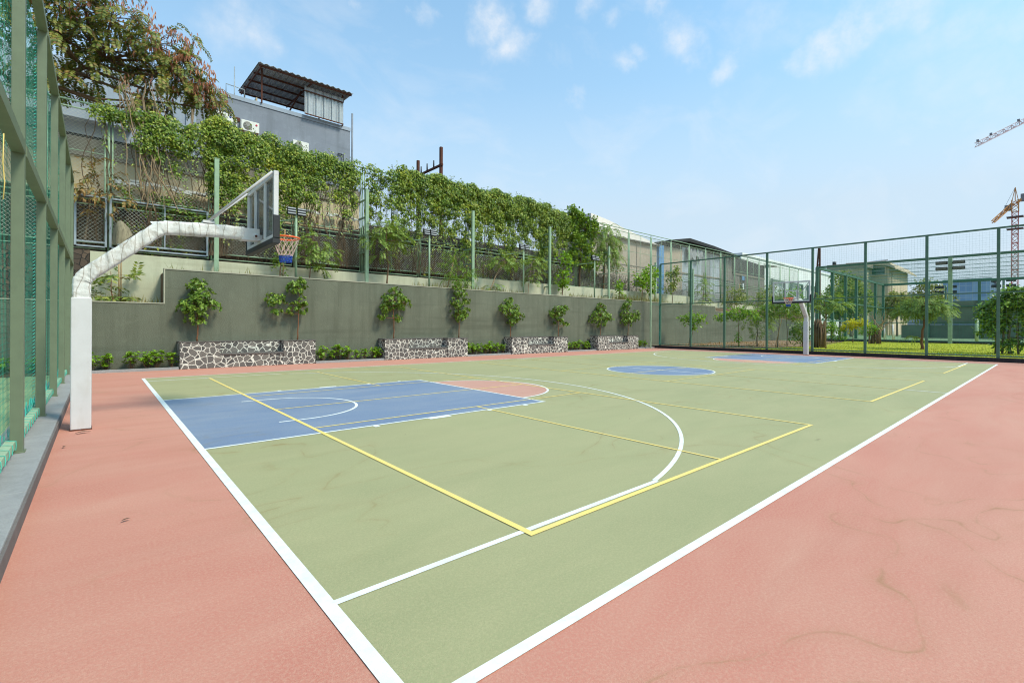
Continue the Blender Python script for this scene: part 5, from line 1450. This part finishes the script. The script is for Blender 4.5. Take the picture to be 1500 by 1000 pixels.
for x, y, h, lb in ((98, 9.6, 8.0, 'distant twin-row floodlight mast over the pale tree'), (98, 3.4, 8.6, 'distant twin-row floodlight mast before the blue glass building')):
    q = thing('floodlight_pole', lb, 'floodlight', (x, y, .2), 0, 'floodlight masts at the netted cage')
    MB().tube([(0, 0, 0), (0, 0, h)], .13, 8).build('pole', M['post_dark'], q)
    for z in (h-.2, h-1.0):
        for s_ in (-1, 1): MB().box(-.2, .2, s_*.75-.5, s_*.75+.5, z-.2, z+.2).build('lamp_head', M['lamp_black'], q)
o = MB().tube([(57.5, 3.0, .2), (57.5, 3.0, 2.4)], .12, 8).build('bollard', M['post_mint']); tag(o, 'short pale green post standing inside the netted cage', 'post')
# ------------------------------------------------------------------ distance
hs = thing('beige_house', 'beige house with gabled roof and dark window behind the cage', 'house', (118, 20.6, 0))
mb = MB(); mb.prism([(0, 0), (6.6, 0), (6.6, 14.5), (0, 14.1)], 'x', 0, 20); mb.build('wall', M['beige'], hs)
mb = MB(); mb.prism([(0, -.25), (18, -.25), (18, -.003), (0, -.003)], 'z', 0, 13.8); mb.build('side_wall', M['beige_lit'], hs)  # slab in the lit tone, paints this side of the house brighter
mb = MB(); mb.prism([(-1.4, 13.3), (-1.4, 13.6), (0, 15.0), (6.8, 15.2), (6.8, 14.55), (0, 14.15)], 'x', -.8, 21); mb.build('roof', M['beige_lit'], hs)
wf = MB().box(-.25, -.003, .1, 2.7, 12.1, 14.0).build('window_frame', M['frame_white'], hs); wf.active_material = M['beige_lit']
MB().box(-.3, -.252, .35, 2.4, 12.35, 13.8).build('pane', M['glass_dark'], wf)
mb = MB()
for x in (3, 7, 11, 15): mb.box(x, x+1.2, -.32, -.254, 7.4, 9.2); mb.box(x, x+1.2, -.32, -.254, 3.4, 5.2)
mb.build('window', M['glass_dark'], hs)
MB().bar((3, 3.4, 15.3), (9, 2.6, 16.3), 2.2, .25).build('roof_vent', M['crane_grey'], hs)
mb = MB()
for x in (.8, 2.5): mb.tube([(x, -.34, 0), (x, -.34, 13.2)], .12, 6)
mb.build('drain_pipe', M['beige'], hs)
hs2 = thing('beige_house', 'lower beige house with flat brown roof left of the gabled house', 'house', (113, 23.0, 0))
MB().box(0, 12, .3, 6, 0, 13.6).build('wall', M['beige'], hs2)
MB().box(-.6, 12, -.3, 6.5, 13.6, 14.5).build('roof', M['concrete_dk'], hs2)
MB().tube([(1, 5.6, 14.5), (1, 5.6, 15.3)], .35, 10).build('roof_tank', M['lamp_black'], hs2)
bg = thing('glass_building', 'distant blue glass office building', 'building', (205, 11.7, 0))
MB().box(0, 40, 0, 10.8, 0, 16.9).build('glass_front', M['curtain'], bg)
MB().box(-3, 40, 10.9, 27, 0, 13.2).build('side_wing', M['bld_pale'], bg)  # pale grey-blue colour imitates distance haze on this wing
MB().box(-.4, 40, -.4, 10.8, 16.9, 17.3).build('parapet', M['bld'], bg)
for i, (x, y, h, s_, lb) in enumerate(((110, 13.2, 10.2, 1.25, 'distant round pale tree behind the windscreen, right of the beige house'), (104, 16.6, 8.0, .8, 'distant tree between the beige house and pale tree'),
        (92, 21.2, 11.0, 1.1, 'tall thin tree in front of the beige houses, left'), (86, 19.0, 8.5, .9, 'leafy tree inside the far side of the cage'), (74, 17.4, 7.0, .8, 'slim tree beside the cage, nearest the far hoop'))):
    tree('distant_tree', lb, 'tree', (x, y, 0), [(0, 0, 0), (.1, .1, h*.4), (0, 0, h*.8)], .18*s_,
         [(0, 0, h*.72, 1.8*s_, 2.4*s_, h*.22, 120), (.5, 1.5*s_, h*.58, 1.5*s_, 1.8*s_, h*.18, 70), (0, -1.6*s_, h*.6, 1.5*s_, 1.8*s_, h*.2, 70), (0, .2, h*.88, 1.1*s_, 1.5*s_, h*.12, 40)],
         'tuft', .5, .28, L_OLIVE if i > 1 else L_FAR, M['bark_grey'], 140+i, 7, 'distant trees beyond the cage', .4)
# ramp / stair at right
rpw = thing('covered_ramp', 'pale sloping ramp roof behind the dense tree at the right edge', 'ramp', (105, 0, 0))
MB().prism([(3.6, 6.0), (3.6, 6.5), (-8, 10.4), (-8, 9.9)], 'x', 0, 6).build('ramp_roof', M['beige'], rpw)
MB().prism([(3.6, 2.5), (3.6, 2.9), (-8, 6.6), (-8, 6.2)], 'x', 0, 6).build('ramp_slab', M['beige'], rpw)
for y in (2.4, -1, -4.5):
    MB().box(.1, .5, y-.2, y+.2, 0, 6.2-.33*(y-3.0)).build('column', M['beige_lit'], rpw)
MB().box(6.1, 6.4, -9, 3.5, 0, 7.0).build('dark_back', M['rubble'], rpw)
# hill
mb = MB(); vs = []; fs = []; r = random.Random(150)
n1, n2 = 46, 12
for i in range(n1+1):
    y = 26-4.2*i
    for j in range(n2+1):
        x = 400+j*16; u = min(1, i/10); hgt = 52*(1-math.exp(-i/4.2))*math.sin(min(1.0, j/7)*math.pi/2)
        vs.append((x, y, hgt+(r.uniform(-1.4, 1.4) if i and j else 0)))
for i in range(n1):
    for j in range(n2): a = i*(n2+1)+j; fs.append((a, a+n2+1, a+n2+2, a+1))
struct(mb.add(vs, fs, True).build('hill', M['hill']))
r = random.Random(151); lv = Leaves()
for k_ in range(9000):
    i = r.uniform(.3, 30); j = r.uniform(0, 9); y = 26-4.2*i; x = 400+j*16
    hgt = 52*(1-math.exp(-i/4.2))*math.sin(min(1.0, j/7)*math.pi/2)
    lv.add((x, y, hgt+r.uniform(-.5, 2.5)), rv(r)+Vector((0, 0, .8)), rv(r), r.uniform(1.5, 3.5), r.uniform(1.0, 2.2))
o = lv.build('hill_woods', leaf_mat('hill_leaf', [(.09, .12, .07), (.13, .16, .09), (.18, .19, .12)], .8, .1)); tag(o, 'hazy green woods covering the hill at right', 'woods', None, 'stuff')

# ------------------------------------------------------------------ cranes
def lattice(mb, a, b, w, seg, t_, up=(0, 0, 1), tri=False):
    a = Vector(a); b = Vector(b); d = (b-a).normalized(); u = Vector(up)
    if abs(d.dot(u)) > .95: u = Vector((0, 1, 0))
    x = d.cross(u).normalized()*w/2; y = x.cross(d).normalized()*w/2
    cs = [-x-y, x-y, x+y, -x+y] if not tri else [-x-y, x-y, y*1.2]
    n = max(2, int((b-a).length/seg))
    for c_ in cs: mb.bar(a+c_, b+c_, t_)
    for i in range(n):
        p = a.lerp(b, i/n); q = a.lerp(b, (i+1)/n)
        for k_ in range(len(cs)):
            c0, c1 = cs[k_], cs[(k_+1) % len(cs)]
            mb.bar(p+c0, q+c1 if i % 2 else p+c1, t_*.7); mb.bar(p+(c0 if i % 2 else c1), q+(c1 if i % 2 else c0), t_*.6)
c1 = thing('tower_crane', 'red and orange tower crane with short jib above the hill', 'crane', (378, 13.2, 0))
mb = MB(); lattice(mb, (0, 0, 0), (0, 0, 66), 2.4, 2.4, .36); mb.build('mast', M['crane_red'], c1, fix=False)
mb = MB(); lattice(mb, (0, 0, 66), (0, 0, 72.5), 2.6, 2, .4); mb.bar((0, 0, 72), (0, 0, 79.5), .35); mb.bar((0, 1.2, 72), (0, 0, 79.5), .28); mb.bar((0, -1.2, 72), (0, 0, 79.5), .28); mb.build('tower_top', M['crane_orange'], c1, fix=False)
for z in (56.5, 63): MB().box(-3, 3, -3.2, 3.2, z, z+.35).build('platform', M['crane_grey'], c1)
mb = MB(); lattice(mb, (0, 1.0, 70.5), (-8.6, 8.2, 60.5), 1.3, 1.8, .36, tri=True); mb.build('jib', M['crane_orange'], c1, fix=False)
mb = MB(); mb.bar((0, -.8, 71), (1.2, -2.8, 73.2), 1.1, 1.1); mb.build('counter_jib', M['crane_orange'], c1)
mb = MB(); mb.box(.3, 2.2, -3.8, -2.0, 71.5, 75.5); mb.build('counterweight', M['crane_grey'], c1)
mb = MB(); mb.box(-1.4, 1.0, 1.6, 4.0, 67, 70); mb.build('cab', M['crane_grey'], c1)
MB().bar((0, 0, 79.5), (-5.5, 5.2, 64.5), .1).build('stay_cable', M['crane_grey'], c1)
c2 = thing('tower_crane', 'pale red crane jib reaching in from the right edge high in the sky', 'crane', (318, -14, 0))
mb = MB(); lattice(mb, (0, 0, 0), (0, 0, 105), 3.6, 4, .5); mb.build('mast', M['crane_red'], c2, fix=False)
mb = MB(); lattice(mb, (0, 0, 106), (-40, 34.8, 79.2), 1.5, 1.9, .27, tri=True); mb.build('jib', M['crane_white'], c2, fix=False)
mb = MB()
for u in (.985, .88, .66, .53): 
    p = Vector((0, 0, 106)).lerp(Vector((-40, 34.8, 79.2)), u); mb.box(p.x-.4, p.x+.4, p.y-.4, p.y+.4, p.z+1.1, p.z+1.9)
mb.build('sheave', M['crane_grey'], c2)
mb = MB(); mb.box(-2, 6, -6, 3, 103, 107); mb.build('cab', M['crane_grey'], c2)

# ------------------------------------------------------------------ light, sky, camera
sun_v = Vector((.34, -.72, 1.0)).normalized()
elev = math.asin(sun_v.z); azim = math.atan2(sun_v.x, sun_v.y)
sd = bpy.data.lights.new('sun', 'SUN'); sd.energy = 3.1; sd.angle = R(12); sd.color = (1.0, .905, .74)
so = bpy.data.objects.new('sun', sd); C.objects.link(so)
so.rotation_euler = sun_v.to_track_quat('Z', 'Y').to_euler()
wd = bpy.data.worlds.new('World'); scene.world = wd; wd.use_nodes = True
nt = wd.node_tree; bgn = nt.nodes['Background']
sky = nt.nodes.new('ShaderNodeTexSky'); sky.sky_type = 'NISHITA'; sky.sun_disc = False
sky.sun_elevation = elev; sky.sun_rotation = azim
sky.air_density = 1.0; sky.dust_density = 2.0; sky.ozone_density = 1.5; sky.altitude = 50
tc = nt.nodes.new('ShaderNodeTexCoord')
sep = nt.nodes.new('ShaderNodeSeparateXYZ'); nt.links.new(tc.outputs['Generated'], sep.inputs[0])
# small cumulus wisps: directions on the sky dome, broken up by noise
CLOUDS = [(0.518, 0.663, 0.541, 0.0315, 0.75), (0.554, 0.654, 0.515, 0.0321, 0.8), (0.498, 0.667, 0.554, 0.0215, 0.5), (0.756, 0.426, 0.497, 0.033, 0.7), (0.774, 0.418, 0.475, 0.0237, 0.6), (0.744, 0.436, 0.507, 0.0259, 0.5), (0.16, 0.852, 0.499, 0.0388, 0.45), (0.2, 0.854, 0.48, 0.038, 0.5), (0.145, 0.87, 0.471, 0.0433, 0.45), (0.225, 0.851, 0.475, 0.0228, 0.4), (0.861, 0.272, 0.429, 0.0267, 0.55), (0.864, 0.244, 0.44, 0.0325, 0.65), (0.869, 0.209, 0.448, 0.0357, 0.65), (0.873, 0.172, 0.456, 0.0385, 0.6), (0.878, 0.134, 0.459, 0.0391, 0.55), (0.901, 0.153, 0.407, 0.0265, 0.3), (0.904, 0.111, 0.414, 0.0312, 0.3), (0.905, 0.069, 0.42, 0.0336, 0.32), (0.906, 0.034, 0.421, 0.0358, 0.32), (0.71, 0.52, 0.475, 0.0198, 0.5), (0.722, 0.494, 0.483, 0.0147, 0.35), (0.811, 0.376, 0.448, 0.0212, 0.5), (0.68, 0.595, 0.429, 0.0181, 0.4), (0.574, 0.594, 0.564, 0.0285, 0.6), (0.808, 0.331, 0.487, 0.0383, 0.3), (0.814, 0.307, 0.492, 0.0331, 0.3), (0.326, 0.784, 0.529, 0.0162, 0.35), (0.708, 0.447, 0.546, 0.0208, 0.5), (0.422, 0.724, 0.546, 0.0166, 0.35), (0.643, 0.526, 0.557, 0.0212, 0.5), (0.676, 0.515, 0.527, 0.0144, 0.3), (0.919, 0.189, 0.346, 0.028, 0.2), (0.923, 0.125, 0.365, 0.0303, 0.2)]
wn_ = nt.nodes.new('ShaderNodeTexNoise'); wn_.inputs['Scale'].default_value = 9; wn_.inputs['Detail'].default_value = 7; wn_.inputs['Roughness'].default_value = .62
nt.links.new(tc.outputs['Generated'], wn_.inputs['Vector'])
wv = nt.nodes.new('ShaderNodeVectorMath'); wv.operation = 'MULTIPLY_ADD'; wv.inputs[1].default_value = (.13, .13, .10)
nt.links.new(wn_.outputs['Color'], wv.inputs[0])
off = nt.nodes.new('ShaderNodeVectorMath'); off.operation = 'ADD'; off.inputs[1].default_value = (-.065, -.065, -.05)
nt.links.new(tc.outputs['Generated'], off.inputs[0]); nt.links.new(off.outputs[0], wv.inputs[2])
acc = None
for (x, y, z, rad, w_) in CLOUDS:
    dn = nt.nodes.new('ShaderNodeVectorMath'); dn.operation = 'DISTANCE'; dn.inputs[1].default_value = (x, y, z)
    nt.links.new(wv.outputs[0], dn.inputs[0])
    mr = nt.nodes.new('ShaderNodeMapRange'); mr.interpolation_type = 'SMOOTHSTEP'
    mr.inputs['From Min'].default_value = rad*1.55; mr.inputs['From Max'].default_value = rad*.05
    mr.inputs['To Min'].default_value = 0; mr.inputs['To Max'].default_value = min(1.0, w_*1.35)
    nt.links.new(dn.outputs['Value'], mr.inputs['Value'])
    acc = mr.outputs[0] if acc is None else math_(nt, 'MAXIMUM', acc, mr.outputs[0])
fine = ramp(nt, noise(nt, tc.outputs['Generated'], 26, 8, .65), [(.25, .15), (.75, .95)])
cl = math_(nt, 'MULTIPLY', acc, fine)
mpv = nt.nodes.new('ShaderNodeMapping'); mpv.inputs['Scale'].default_value = (2.2, 5, 6); mpv.inputs['Rotation'].default_value = (.2, .3, .6)
nt.links.new(tc.outputs['Generated'], mpv.inputs[0])
veil = ramp(nt, noise(nt, mpv.outputs[0], 1.6, 7, .6, .4), [(.5, 0.0), (.8, .3)])
cl = math_(nt, 'MAXIMUM', cl, veil)
hz = ramp(nt, sep.outputs[2], [(0.0, 1.0), (.22, .92), (.45, .42), (.8, .08)])
skyc = mix(nt, 1.0, sky.outputs[0], (1.45, 2.75, 2.85), 'MULTIPLY')
c = mix(nt, hz, skyc, (6.1, 7.35, 8.5))
c = mix(nt, cl, c, (8.6, 8.9, 9.3))
nt.links.new(c, bgn.inputs[0]); bgn.inputs[1].default_value = .1

cam = bpy.data.cameras.new('camera'); co = bpy.data.objects.new('camera', cam); C.objects.link(co); scene.camera = co
f_px, cy_px, yaw, roll = 693.771, 478.789, .854, .005
cam.sensor_width = 36; cam.lens = f_px/1500*36; cam.shift_y = -(500-cy_px)/1500; cam.clip_end = 3000; cam.clip_start = .05
fw = Vector((math.cos(yaw), math.sin(yaw), 0)); rt = Vector((math.sin(yaw), -math.cos(yaw), 0)); up = Vector((0, 0, 1))
r2 = rt*math.cos(roll)+up*math.sin(roll); u2 = up*math.cos(roll)-rt*math.sin(roll)
mw = Matrix(((r2.x, u2.x, -fw.x, -.88), (r2.y, u2.y, -fw.y, -1.571), (r2.z, u2.z, -fw.z, 1.476), (0, 0, 0, 1)))
co.matrix_world = mw
scene.view_settings.view_transform = 'Standard'; scene.view_settings.look = 'None'; scene.view_settings.exposure = .1; scene.view_settings.gamma = 1
scene.cycles.filter_width = 1.1; scene.cycles.max_bounces = 6; scene.cycles.transparent_max_bounces = 8
